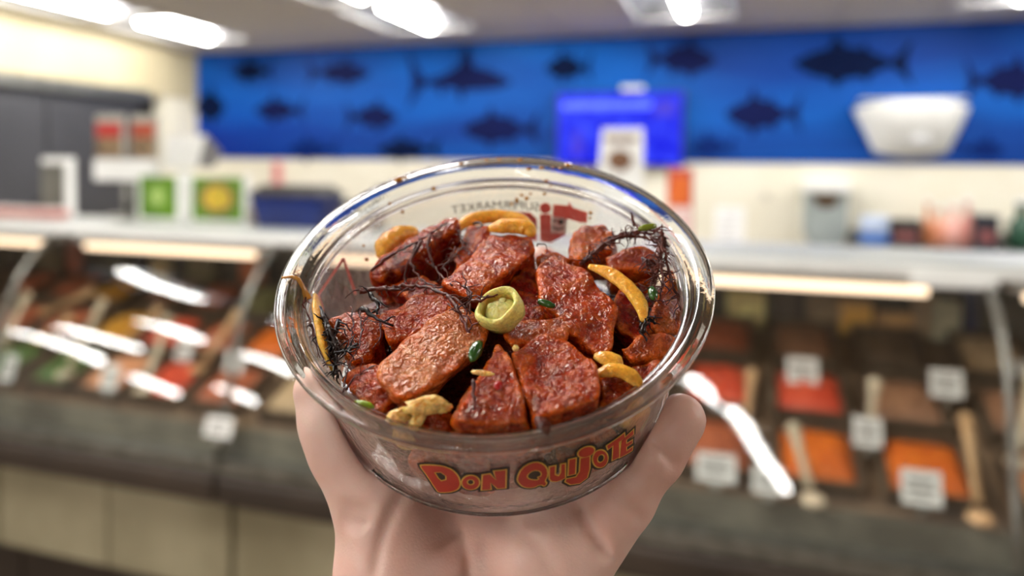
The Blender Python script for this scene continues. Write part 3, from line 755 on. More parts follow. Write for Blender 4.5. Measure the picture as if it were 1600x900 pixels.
drk = emit_mat('dark blue screen shape', (16, 14, 150), .8, (60, 20, 190), 12)
MB().box(p[0] + .04, q[0] - .25 * w, WY - .0945, WY - .093, q[2] - .24 * h, q[2] - .14 * h).build('title_band', bar, sc_)
MB().prism([(p[0] + w * .12, WY - .093, p[2] + h * .12), (p[0] + w * .24, WY - .093, p[2] + h * .15), (p[0] + w * .20, WY - .093, p[2] + h * .5), (p[0] + w * .14, WY - .093, p[2] + h * .42)], (0, -.0015, 0)).build('plant_shape', drk, sc_)
MB().prism([(p[0] + w * .76, WY - .093, p[2] + h * .66), (p[0] + w * .93, WY - .093, p[2] + h * .66), (p[0] + w * .93, WY - .093, p[2] + h * .86), (p[0] + w * .80, WY - .093, p[2] + h * .86)], (0, -.0015, 0)).build('photo_shape', drk, sc_)
xm = at_y(990, 135, WY)[0]
MB().bbox(xm - .08, xm + .08, WY - .07, WY - .014, q[2] + .001, q[2] + .035, .006).build('mount', M['white'], t)
MB().bbox((p[0] + q[0]) / 2 - .1, (p[0] + q[0]) / 2 + .1, WY - .034, WY - .013, p[2] + h * .3, p[2] + h * .7, .004).build('bracket', M['black'], t)
# white wall unit
a, b_ = at_y(1338, 168, WY - .2), at_y(1522, 160, WY - .2)
c_, d_ = at_y(1372, 236, WY - .2), at_y(1492, 236, WY - .2)
t = thing('wall_unit', 'white tapered wall-mounted unit with a curved bottom on the mural', 'wall unit', ((a[0] + b_[0]) / 2, WY - .02, c_[2]))
mb = MB(); v = []; f = []
nr = 14
def wall_unit_prof(u, inset=0.0):
    # v from bottom to top; half width and depth grow upwards
    xl = a[0] + (c_[0] - a[0]) * (1 - u) ** 1.0; xr = b_[0] + (d_[0] - b_[0]) * (1 - u)
    return xl, xr
cols_ = 20
for j in range(9):
    u = j / 8
    xl, xr = wall_unit_prof(u)
    dep = .06 + .18 * math.sin(min(1, u * 1.05) * math.pi / 2)
    for i in range(cols_ + 1):
        s_ = i / cols_ * 2 - 1
        x = (xl + xr) / 2 + (xr - xl) / 2 * s_
        sag = (1 - s_ * s_)
        z = c_[2] + (a[2] - c_[2]) * u - .035 * sag * (1 - u) + .045 * sag * u
        y = WY - .013 - dep * (1 - abs(s_) ** 4 * .55)
        v.append((x, y, z))
for j in range(8):
    for i in range(cols_):
        f.append((j * (cols_ + 1) + i, j * (cols_ + 1) + i + 1, (j + 1) * (cols_ + 1) + i + 1, (j + 1) * (cols_ + 1) + i))
nb = len(v)
v += [(x, WY - .013, z) for x, y, z in v]
f += [tuple(nb + k for k in q_[::-1]) for q_ in f]
C1 = cols_ + 1
ring = list(range(C1)) + [j * C1 + cols_ for j in range(1, 9)] + [8 * C1 + i for i in range(cols_ - 1, -1, -1)] + [j * C1 for j in range(7, 0, -1)]
for k in range(len(ring)):
    p0, p1 = ring[k], ring[(k + 1) % len(ring)]
    f.append((p1, p0, nb + p0, nb + p1))
mb.add(v, f); shell = mb.build('shell', M['white'], t, smooth=True)
cxx, czz = at_y(1427, 218, WY)[0], at_y(1427, 218, WY - .2)[2]
MB().blob((cxx, WY - .218, czz), (.06, .012, .03), 14, 8).build('badge', mat('grey badge', (206, 206, 206), (190, 192, 196), .4), t, smooth=True)
MB().bbox(a[0] + .03, b_[0] - .03, WY - .2, WY - .015, a[2] + .046, a[2] + .054, .003).build('top_plate', M['white'], t)
# paper towel dispenser
p, q = at_y(1256, 396, WY - .2), at_y(1326, 290, WY - .2)
t = thing('towel_dispenser', 'grey paper towel dispenser with white top on the cream wall', 'dispenser', ((p[0] + q[0]) / 2, WY, p[2]))
hh = q[2] - p[2]
mb = MB(); P_ = [(p[0], q[2]), (q[0], q[2]), (q[0], p[2] + hh * .28), (q[0] - .05, p[2] + hh * .08), (p[0] + .05, p[2] + hh * .08), (p[0], p[2] + hh * .28)]
mb.prism([(x, WY - .19, z) for x, z in P_][::-1], (0, .188, 0)); mb.build('body', mat('grey plastic', (158, 166, 164), (146, 154, 152), .4), t)
MB().bbox(p[0] - .012, q[0] + .012, WY - .21, WY - .001, q[2] - .045, q[2] + .018, .008).build('cover', M['white'], t)
cx = (p[0] + q[0]) / 2
MB().prism([(cx - .09, WY - .1905, q[2] - .06), (cx + .09, WY - .1905, q[2] - .06), (cx + .055, WY - .1905, q[2] - .13), (cx, WY - .1905, q[2] - .15), (cx - .055, WY - .1905, q[2] - .13)], (0, -.004, 0)).build('window', mat('brown window', (62, 46, 30), (80, 60, 40), .2), t)
MB().prism([(cx - .08, WY - .17, p[2] + hh * .085), (cx + .08, WY - .17, p[2] + hh * .085), (cx + .05, WY - .17, p[2]), (cx - .05, WY - .17, p[2])], (0, .12, 0)).build('towel_slot', mat('dark slot', (92, 98, 94), (70, 74, 72), .5), t)
# notices on the wall
p, q = at_y(1116, 388, WY - .002), at_y(1164, 324, WY - .002)
t = thing('wall_notice', 'pale white paper notice taped to the cream wall', 'notice', ((p[0] + q[0]) / 2, WY - .003, p[2]))
MB().box(p[0], q[0], WY - .0035, WY - .0005, p[2], q[2]).build('sheet', mat('paper', (244, 244, 242), None, .7), t)
mb = MB()
for k in range(6): mb.box(p[0] + .03, q[0] - .03 - .02 * (k % 3), WY - .0045, WY - .0036, q[2] - .05 - k * .045, q[2] - .038 - k * .045)
mb.build('print', mat('faint print', (210, 210, 212), None, .7), t)
tag(MB().bbox(at_y(429, 292, WY)[0], at_y(441, 250, WY)[0], WY - .03, WY - .001, at_y(435, 292, WY)[2], at_y(435, 254, WY)[2], .004).build('wall_strip', mat('pink plastic', (214, 130, 128), None, .5)),  # plain pink stripe fixed on the wall
    'narrow pink strip on the wall under the mural at the left', 'wall strip')
tag(MB().bbox(at_y(1190, 305, WY)[0], at_y(1202, 305, WY)[0], WY - .025, WY - .001, at_y(1196, 312, WY)[2], at_y(1196, 298, WY)[2], .004).build('wall_switch', mat('switch plate', (214, 208, 194), None, .5)),
    'small grey switch plate on the cream wall', 'switch')
# back counter
BC = 1.05
t = thing('back_counter', 'stainless steel work counter along the back wall', 'counter', (1, 4.95, 0))
BX = at_y(1337, 380, 5.0)[0]
MB().bbox(BX, 4.2, 4.62, WY - .001, BC - .04, BC, .006).build('worktop', M['steel'], t)
MB().box(BX, 4.2, WY - .03, WY - .0015, BC, BC + .07).build('splash_back', M['steel'], t)
for k in range(4): MB().bbox(BX + .02 + k * .85, BX + .84 + k * .85, 4.68, WY - .002, .1, BC - .041, .004).build('door', M['steel_dark'], t)
def cup(px, r, h, c1, lab, Y=5.02, c2=None, prof=None, name='cup', cat='cup', parts=None):
    x = at_y(px, 360, Y)[0]
    t = thing(name, lab, cat, (x, Y, BC))
    MB().lathe([(0, 0), (r * .85, 0), (r, h * .9), (r * .98, h), (r * .9, h), (r * .8, .004), (0, .004)] if prof is None else prof, 20, (x, Y, BC)).build('body', mat(name, c1, c2, .35, scale=20), t, smooth=True)
    if parts: parts(t, x, Y)
cup(1366, .085, .17, (190, 205, 230), 'white and blue cup on the steel counter, right of the towel dispenser', parts=lambda t, x, Y: MB().lathe([(.0835, .012), (.0865, .07), (.0885, .07), (.0855, .012)], 20, (x, Y, BC), True).build('blue_band', mat('blue band', (60, 110, 190), None, .4), t))
def dbox(px0, px1, h, Y, d, c1, c2, lab, name, cat):
    a, b_ = at_y(px0, 360, Y)[0], at_y(px1, 360, Y)[0]
    t = thing(name, lab, cat, ((a + b_) / 2, Y, BC))
    MB().bbox(a, b_, Y, Y + d, BC, BC + h, .008).build('body', mat(name, c1, c2, .4, scale=9), t)
    MB().bbox(a + .02, b_ - .02, Y - .006, Y - .0005, BC + h * .2, BC + h * .55, .002).build('front_label', mat('label', (150, 90, 90), (110, 60, 60), .4, scale=30), t)
dbox(1392, 1440, .16, 4.98, .15, (50, 46, 44), (36, 32, 32), 'black countertop box right of the blue cup', 'black_box', 'box')
dbox(1523, 1562, .20, 4.98, .15, (44, 46, 54), (30, 34, 44), 'dark slate box right of the pink bottles', 'slate_box', 'box')
bp_prof = lambda r, h: [(0, 0), (r, 0), (r, h * .55), (r * .45, h * .72), (r * .4, h * .9), (r * .5, h * .91), (r * .5, h), (0, h)]
for (px, r, h, c, lab) in ((1449, .03, .26, (206, 130, 84), 'orange brown bottle, leftmost on the steel counter'), (1467, .034, .22, (220, 150, 120), 'peach bottle beside the orange brown bottle'), (1488, .042, .24, (232, 176, 164), 'pale pink bottle in the middle of the row'),
                           (1510, .036, .27, (206, 140, 130), 'rose bottle next to the slate box'), (1596, .07, .27, (30, 72, 52), 'dark green bottle at the right edge of the picture')):
    cup(px, r, h, c, lab, Y=5.05, prof=bp_prof(r, h), name='bottle', cat='bottle', parts=lambda t, x, Y, r=r, h=h: MB().lathe([(0, h + .0005), (r * .55, h + .0005), (r * .55, h + .03), (0, h + .03)], 14, (x, Y, BC)).build('cap', M['white'], t))
x = at_y(1508, 385, 4.72)[0]
t = thing('steel_tray', 'shiny shallow steel tray on the back counter under the bottles', 'tray', (x, 4.75, BC))
MB().bbox(x - .2, x + .2, 4.64, 4.9, BC, BC + .012, .004).build('bottom', M['reflector'], t)
MB().box(x - .2, x + .2, 4.635, 4.645, BC + .012, BC + .03).build('lip', M['reflector'], t)

# ------------------------------------------------------------------ bowl frame (millimetres, z along the bowl's axis, rim at z = 0)
cam2w = lambda v: CR * v[0] - CU * v[1] + CF * v[2]
BC0 = CO + cam2w((-0.00489, 0.02073, 0.20199))
BEZ = cam2w((-0.03923, -0.82870, -0.55831)); BEZ /= np.linalg.norm(BEZ)
BEX = CR - (CR @ BEZ) * BEZ; BEX /= np.linalg.norm(BEX)
BEY = np.cross(BEZ, BEX)
BM3 = np.stack([BEX, BEY, BEZ])                      # rows
def bw(P):
    """bowl-frame millimetres to world metres (n,3)"""
    return BC0 + (np.asarray(P, float) * .001) @ BM3
def bp(px, py, z):
    d = ray(px, py); o = CO - BC0
    t = (z * .001 - o @ BEZ) / (d @ BEZ); P = o + d * t
    return np.array([P @ BEX, P @ BEY, P @ BEZ]) * 1000
def bd(px, py, depth):
    P = CO + ray(px, py) * depth - BC0
    return BM3 @ P * 1000
RB, RT, ZB, ZT = 49.3, 52.4, -38.6, -5.0             # outer wall: base radius, top radius, heights
def wall_r(z): return RB + (RT - RB) * (z - ZB) / (ZT - ZB)
def wall_hit(px, py, far=False):
    d = BM3 @ ray(px, py); o = BM3 @ (CO - BC0) * 1000
    k = (RT - RB) / (ZT - ZB)
    r0 = RB - k * ZB
    A = d[0] ** 2 + d[1] ** 2 - (k * d[2]) ** 2
    B = 2 * (o[0] * d[0] + o[1] * d[1] - (r0 + k * o[2]) * k * d[2])
    Cq = o[0] ** 2 + o[1] ** 2 - (r0 + k * o[2]) ** 2
    D = max(B * B - 4 * A * Cq, 0)
    ts = sorted(((-B - math.sqrt(D)) / 2 / A, (-B + math.sqrt(D)) / 2 / A))
    return o + d * (ts[1] if far else ts[0])
def bmesh_obj(name, v, f, m, parent=None, smooth=True):
    return mesh_obj(name, bw(v), f, m, parent, smooth)
def bmb(mb, name, m, parent=None, smooth=True):
    v = bw(np.array(mb.v)); mb.v = [tuple(p) for p in v]
    return mb.build(name, m, parent, smooth)

# ---- implicit surfaces
def surface_nets(Fv, org, h):
    s = Fv < 0
    nx, ny, nz = Fv.shape
    acc = np.zeros((nx - 1, ny - 1, nz - 1, 3), np.float32); cnt = np.zeros((nx - 1, ny - 1, nz - 1), np.int16)
    for ax in range(3):
        sl0 = [slice(None)] * 3; sl1 = [slice(None)] * 3
        sl0[ax] = slice(0, -1); sl1[ax] = slice(1, None)
        a, b = Fv[tuple(sl0)], Fv[tuple(sl1)]
        cr = s[tuple(sl0)] != s[tuple(sl1)]
        idx = np.argwhere(cr)
        t = a[cr] / (a[cr] - b[cr])
        P = idx.astype(np.float32); P[:, ax] += t
        o1, o2 = [k for k in range(3) if k != ax]
        for d1 in (0, -1):
            for d2 in (0, -1):
                c = idx.copy(); c[:, o1] += d1; c[:, o2] += d2
                ok = (c >= 0).all(1) & (c[:, 0] < nx - 1) & (c[:, 1] < ny - 1) & (c[:, 2] < nz - 1)
                c = c[ok]
                np.add.at(acc, (c[:, 0], c[:, 1], c[:, 2]), P[ok]); np.add.at(cnt, (c[:, 0], c[:, 1], c[:, 2]), 1)
    act = cnt > 0
    ids = -np.ones(cnt.shape, np.int64); ids[act] = np.arange(act.sum())
    V = acc[act] / cnt[act][:, None] * h + np.asarray(org)
    faces = []
    for ax in range(3):
        sl0 = [slice(None)] * 3; sl1 = [slice(None)] * 3
        sl0[ax] = slice(0, -1); sl1[ax] = slice(1, None)
        cr = s[tuple(sl0)] != s[tuple(sl1)]
        idx = np.argwhere(cr)
        o1, o2 = (ax + 1) % 3, (ax + 2) % 3
        ok = (idx[:, o1] > 0) & (idx[:, o2] > 0) & (idx[:, o1] < Fv.shape[o1] - 1) & (idx[:, o2] < Fv.shape[o2] - 1)
        idx = idx[ok]
        q = []
        for d1, d2 in ((0, 0), (-1, 0), (-1, -1), (0, -1)):
            c = idx.copy(); c[:, o1] += d1; c[:, o2] += d2
            q.append(ids[c[:, 0], c[:, 1], c[:, 2]])
        q = np.stack(q, 1)
        ins = s[tuple(sl0)][cr][ok]
        q[~ins] = q[~ins][:, ::-1]
        faces.append(q)
    Fq = np.concatenate(faces)
    return V, Fq
def grid(lo, hi, h):
    ax = [np.arange(lo[i], hi[i] + h, h, dtype=np.float32) for i in range(3)]
    return np.meshgrid(*ax, indexing='ij')
class SNoise:
    def __init__(s, seed, freq, n=9):
        r = np.random.default_rng(seed); d = r.normal(size=(n, 3)); d /= np.linalg.norm(d, axis=1)[:, None]
        s.k = (d * freq * r.uniform(.7, 1.4, (n, 1))).astype(np.float32); s.p = r.uniform(0, 6.28, n).astype(np.float32)
    def __call__(s, X, Y, Z):
        o = 0
        for k, p in zip(s.k, s.p): o = o + np.sin(X * k[0] + Y * k[1] + Z * k[2] + p)
        return o / (len(s.p) ** .5)
def smin(a, b, k):
    h = np.clip(.5 + .5 * (b - a) / k, 0, 1)
    return b + (a - b) * h - k * h * (1 - h)
def round_cone(X, Y, Z, a, b, r1, r2):
    a = np.asarray(a, np.float32); b = np.asarray(b, np.float32); d = b - a; L2 = float(d @ d) + 1e-6
    px, py, pz = X - a[0], Y - a[1], Z - a[2]
    t = np.clip((px * d[0] + py * d[1] + pz * d[2]) / L2, 0, 1)
    return np.sqrt((px - t * d[0]) ** 2 + (py - t * d[1]) ** 2 + (pz - t * d[2]) ** 2) - (r1 + (r2 - r1) * t)
def quad_mesh(name, V, Fq, m, parent=None):
    V = bw(V)
    me = bpy.data.meshes.new(name)
    me.vertices.add(len(V)); me.vertices.foreach_set('co', V.astype(np.float32).ravel())
    me.loops.add(len(Fq) * 4); me.loops.foreach_set('vertex_index', Fq.astype(np.int32).ravel())
    me.polygons.add(len(Fq)); me.polygons.foreach_set('loop_start', np.arange(0, len(Fq) * 4, 4, dtype=np.int32))
    me.polygons.foreach_set('use_smooth', np.ones(len(Fq), bool))
    me.update(calc_edges=True); me.validate()
    me.materials.append(m)
    o = bpy.data.objects.new(name, me); col.objects.link(o)
    if parent is not None:
        o.parent = parent; o.matrix_parent_inverse = Matrix.Translation(-Vector(parent.location))
    return o

# ------------------------------------------------------------------ clear plastic bowl
M['plastic'] = clear_mat('clear plastic wall', tint=(.985, .985, .98), ior=1.5, rough=.09, gain=1.5, bias=.06, bump=.8, bscale=420, bdist=.0008, haze=.025)
def solid_clear(name, rough=.03, ior=1.45):
    m, nt, b, out = base_mat(name)
    b.inputs['Base Color'].default_value = (.97, .97, .965, 1); b.inputs['Roughness'].default_value = rough
    b.inputs['IOR'].default_value = ior; b.inputs['Transmission Weight'].default_value = 1.0
    tc = nt.nodes.new('ShaderNodeTexCoord'); n = nt.nodes.new('ShaderNodeTexNoise'); n.inputs['Scale'].default_value = 260; n.inputs['Detail'].default_value = 3
    nt.links.new(tc.outputs['Object'], n.inputs['Vector'])
    bu = nt.nodes.new('ShaderNodeBump'); bu.inputs['Strength'].default_value = .12; bu.inputs['Distance'].default_value = .0004
    nt.links.new(n.outputs['Fac'], bu.inputs['Height']); nt.links.new(bu.outputs[0], b.inputs['Normal'])
    return m
M['plastic_rim'] = solid_clear('clear plastic rim')
bowl = thing('takeout_bowl', 'round clear plastic bowl of seasoned fish held in the hand', 'bowl', bw([(0, 0, ZB)])[0])
e = .5
wall_prof = [(0, ZB + 1.2), (RB - 4, ZB + 1.2), (RB - 3.2, ZB), (RB - 1.2, ZB), (RB, ZB + 1.4)] + [(wall_r(z), z) for z in (-30, -20, -12, ZT)]
inner = [(wall_r(z) - e, z) for z in (ZT, -12, -20, -30)] + [(RB - e - .2, ZB + 1.8), (RB - 1.6, ZB + e), (RB - 3.0, ZB + e), (RB - 4.2, ZB + 1.2 + e), (0, ZB + 1.2 + e)]
bmb(MB().lathe(wall_prof + inner, 128), 'wall', M['plastic'], bowl)
rim_prof = [(RT - .3, ZT - .2), (RT + .5, ZT + .4), (RT + 1.2, -3.9), (54.3, -1.6), (55.2, -.9), (57.4, -.9), (57.9, -1.9), (58.6, -1.9), (58.7, -.5), (58.2, .1), (57.0, .35), (55.2, .3), (54.3, -.1), (53.7, -.8),
            (52.6, -3.5), (51.9, -4.0), (51.3, -4.1), (51.2, -5.2), (RT - .8, -5.6)]
bmb(MB().lathe(rim_prof, 160, closed=True), 'rim', M['plastic_rim'], bowl)
bmb(MB().lathe([(51.0, -6.6), (51.35, -6.9), (51.5, -7.6), (51.2, -8.2), (50.9, -7.6)], 128, closed=True), 'stacking_ridge', M['plastic_rim'], bowl)

bmb(MB().lathe([(RB - 3.0, ZB - .1), (RB - 1.0, ZB - .35), (RB + .3, ZB + .4), (RB + .55, ZB + 1.3), (RB + .1, ZB + 1.9), (RB - .3, ZB + 1.2), (RB - 1.2, ZB + .5)], 128, closed=True), 'foot_ring', M['plastic_rim'], bowl)
# ---- print on the outside of the bowl wall
P_RED = mat('red print', (200, 52, 30), (186, 44, 26), .4, scale=300)
P_YEL = mat('yellow print', (240, 196, 88), (228, 178, 70), .4, scale=300)
P_BLK = mat('black print', (34, 26, 20), (26, 20, 16), .4, scale=300)
P_LOGO = mat('logo red print', (240, 92, 74), (232, 82, 66), .45, scale=300)
P_GRY = mat('charcoal print', (40, 38, 36), (30, 28, 28), .45, scale=300)
P_WHT = mat('white print', (236, 234, 228), None, .5, scale=300)
P_GRN = mat('green print', (30, 150, 50), (22, 130, 40), .45, scale=300)
def to_uv(px, py, far):
    h = wall_hit(px, py, far)
    a = math.atan2(h[1], h[0])
    a = a - math.pi / 2 if far else a + math.pi / 2
    a = (a + math.pi) % (2 * math.pi) - math.pi
    return (a * 51, h[2])
def offset_poly(P, d):
    P = np.array(P, float); n = len(P)
    area = .5 * sum(P[i][0] * P[(i + 1) % n][1] - P[(i + 1) % n][0] * P[i][1] for i in range(n))
    sg = 1 if area > 0 else -1
    out = []
    for i in range(n):
        e1 = P[i] - P[i - 1]; e2 = P[(i + 1) % n] - P[i]
        e1 = e1 / (np.linalg.norm(e1) + 1e-9); e2 = e2 / (np.linalg.norm(e2) + 1e-9)
        n1 = np.array([e1[1], -e1[0]]) * sg; n2 = np.array([e2[1], -e2[0]]) * sg
        m_ = n1 + n2; l = m_ @ m_
        m_ = m_ * 2 / max(l, 1.1)
        out.append(P[i] + m_ * d)
    return out
def decal(name, polys, lift, m, parent, far):
    """polys: list of [outer, hole, hole...] in wall coordinates (mm)"""
    bm = bmesh.new()
    for loops in polys:
        L = [[Vector((p[0], p[1], 0)) for p in lp] for lp in loops]
        flat = [v for lp in L for v in lp]
        tris = geometry.tessellate_polygon(L)
        vs = [bm.verts.new(v) for v in flat]
        for t_ in tris:
            try: bm.faces.new([vs[i] for i in t_])
            except ValueError: pass
    if not bm.verts: return None
    us = [v.co.x for v in bm.verts]; u = min(us) + 1.2
    while u < max(us):
        bmesh.ops.bisect_plane(bm, geom=bm.verts[:] + bm.edges[:] + bm.faces[:], plane_co=(u, 0, 0), plane_no=(1, 0, 0)); u += 1.2
    bm.verts.index_update()
    V = []
    for v in bm.verts:
        a = v.co.x / 51 + (math.pi / 2 if far else -math.pi / 2); r = wall_r(v.co.y) + lift
        V.append((r * math.cos(a), r * math.sin(a), v.co.y))
    Fc = [[v.index for v in f.verts] for f in bm.faces]; bm.free()
    # give the ink film a small thickness
    n = len(V); V2 = V + [(x * (1 + .03 / 51), y * (1 + .03 / 51), z) for x, y, z in V]
    o = mesh_obj(name, bw(V2), Fc + [[i + n for i in f[::-1]] for f in Fc], m, parent)
    return o
def ell(cx, cy, rx, ry, rot=0, n=24):
    return [(cx + rx * math.cos(a) * math.cos(rot) - ry * math.sin(a) * math.sin(rot), cy + rx * math.cos(a) * math.sin(rot) + ry * math.sin(a) * math.cos(rot)) for a in np.linspace(0, 2 * math.pi, n, endpoint=False)]
def smooth_poly(P, it=1):
    for _ in range(it):
        Q = []
        for i in range(len(P)):
            a, b = np.array(P[i - 1]), np.array(P[i])
            Q += [tuple(a * .75 + b * .25), tuple(a * .25 + b * .75)]
        P = Q
    return P
z7 = lambda P: [(580 + x / 5, 640 + y / 5) for x, y in P]
z8 = lambda P: [(780 + x / 4.5, 620 + y / 4.5) for x, y in P]
letters = [
    (z7(smooth_poly([(372, 430), (400, 424), (470, 424), (560, 432), (640, 462), (690, 515), (706, 575), (690, 618), (640, 640), (590, 646), (525, 648), (490, 600), (440, 520)])), [z7([(505, 490), (545, 488), (580, 515), (580, 540), (550, 548), (530, 530)])]),
    (z7(ell(778, 565, 77, 60)), [z7(ell(778, 562, 21, 17, 0, 14))]),
    (z7([(862, 503), (932, 492), (975, 545), (948, 472), (1062, 460), (1058, 611), (982, 617), (935, 568), (945, 622), (855, 630)]), []),
    (z8(smooth_poly([(118, 570), (150, 500), (220, 455), (290, 452), (340, 488), (348, 545), (325, 588), (342, 600), (318, 632), (288, 615), (240, 640), (170, 637), (130, 605)])), [z8(smooth_poly([(200, 545), (240, 515), (285, 520), (292, 552), (262, 560), (275, 578), (235, 577), (205, 568)]))]),
    (z8([(345, 486), (402, 474), (398, 540), (414, 546), (424, 530), (425, 468), (470, 460), (470, 566), (440, 582), (400, 596), (362, 594), (345, 575)]), []),
    (z8([(482, 436), (545, 421), (540, 540), (476, 556)]), []),
    (z8([(562, 425), (642, 408), (640, 500), (622, 565), (565, 608), (495, 618), (455, 596), (465, 570), (535, 556), (556, 525)]), []),
    (z8(ell(610, 384, 68, 38, -.38)), []),
    (z8(ell(708, 432, 58, 68, .35)), [z8(ell(712, 430, 19, 25, .35, 14))]),
    (z8([(745, 342), (882, 243), (886, 284), (846, 314), (846, 422), (786, 452), (792, 348), (757, 376)]), []),
    (z8([(850, 306), (946, 218), (946, 260), (896, 300), (896, 320), (938, 294), (936, 324), (896, 350), (896, 372), (941, 340), (936, 376), (838, 432)]), []),
]
blk, yel, red, hol = [], [], [], []
for o_, hs in letters:
    O2 = [to_uv(x, y, False) for x, y in o_]; H2 = [[to_uv(x, y, False) for x, y in h] for h in hs]
    yel.append([O2] + H2)
    red.append([offset_poly(O2, -.36)] + [offset_poly(h, .32) for h in H2])
    blk.append([offset_poly(O2, .62)])
pr_ = decal('outline_print', blk, .06, P_BLK, bowl, False); pr_['label'] = 'black outline of the printed lettering'
p2 = decal('border_print', yel, .12, P_YEL, bowl, False); p2['label'] = 'yellow border of the printed lettering'
p3 = decal('lettering_print', red, .18, P_RED, bowl, False); p3['label'] = 'red cartoon lettering on the front of the bowl'
# mirrored print on the far side, seen through the wall
z3 = lambda P: [(860 + x / 4.7375, 310 + y / 4.7375) for x, y in P]
far = lambda P: [to_uv(x, y, True) for x, y in P]
tsh = [(20, 45), (130, 55), (135, 25), (170, 72), (275, 105), (268, 182), (218, 180), (214, 352), (5, 330)]
face = [(8, 130), (124, 150), (120, 268), (4, 258)]
decal('logo_print', [[far(z3(tsh)), far(z3(face))], [far(ell(852, 325.5, 9, 8.6))], [far([(843.5, 335), (861, 335), (861, 380), (843.5, 377)])],
                     [far([(800, 331), (828, 332.5), (839, 342), (839, 377), (822, 374), (822, 350), (800, 346)])]], .05, P_LOGO, bowl, True)
decal('face_print', [[far(z3(face))]], .05, P_WHT, bowl, True)
decal('smile_print', [[far(z3(ell(83, 167, 17, 17, 0, 14)))], [far(z3([(22, 152), (55, 156), (55, 163), (22, 159)]))],
                      [far(z3([(20, 198), (32, 208), (60, 216), (88, 212), (104, 202), (106, 209), (90, 221), (60, 226), (30, 217), (17, 205)]))]], -.62, P_GRY, bowl, True)
# small capitals, printed to be read from outside
tcu = bpy.data.curves.new('lettering', 'FONT'); tcu.body = 'SUPERMARKET'; tcu.size = 1.0; tcu.offset = 0.0
to = bpy.data.objects.new('lettering_tmp', tcu); col.objects.link(to)
dg = bpy.context.evaluated_depsgraph_get(); tme = bpy.data.meshes.new_from_object(to.evaluated_get(dg))
tv = np.array([v.co[:] for v in tme.vertices]); tf = [list(p_.vertices) for p_ in tme.polygons]
bpy.data.objects.remove(to); bpy.data.curves.remove(tcu)
ua, ub = to_uv(843, 330, True), to_uv(706, 334, True)
ul, vl = to_uv(843, 318, True), to_uv(843, 330.5, True)
tw, thh = tv[:, 0].max(), tv[:, 1].max()
V = []
for x, y, _ in tv:
    s_ = x / tw
    u = ua[0] + (ub[0] - ua[0]) * s_; v_ = ua[1] + (ub[1] - ua[1]) * s_ * .6 + (y / thh) * (ul[1] - vl[1])
    a = u / 51 + math.pi / 2; r = wall_r(v_) + .05
    V.append((r * math.cos(a), r * math.sin(a), v_))
mesh_obj('small_capitals_print', bw(V), tf, P_GRY, bowl); bpy.data.meshes.remove(tme)
def stroke(P, w):
    P = np.array(P, float); L, Rr = [], []
    for i in range(len(P)):
        t_ = P[min(i + 1, len(P) - 1)] - P[max(i - 1, 0)]; t_ /= np.linalg.norm(t_); n_ = np.array([-t_[1], t_[0]]) * w / 2
        L.append(P[i] + n_); Rr.append(P[i] - n_)
    return [tuple(p) for p in L + Rr[::-1]]
def dense(P, n=6):
    Q = []
    for a, b in zip(P[:-1], P[1:]):
        for k in range(n): Q.append((a[0] + (b[0] - a[0]) * k / n, a[1] + (b[1] - a[1]) * k / n))
    return Q + [P[-1]]
decal('roof_outline_print', [[far(stroke(dense([(511, 502), (498, 461), (537, 404)]), 4))], [far(stroke(dense([(537, 404), (556, 460)]), 4))]], .05, P_LOGO, bowl, True)
decal('spike_print', [[far([(505, 500), (512, 449), (519, 470), (526, 433), (535, 462), (539, 446), (557, 470), (557, 500)])], [far([(488, 468), (500, 480), (514, 540), (499, 532)])]], .05, P_GRY, bowl, True)
decal('leaf_print', [[far([(1065, 428), (1057, 439), (1059, 454), (1065, 451)])], [far([(1073, 450), (1066, 456), (1067, 470), (1072, 462)])], [far([(1075, 479), (1068, 485), (1068, 498), (1072, 496)])]], .05, P_GRN, bowl, True)

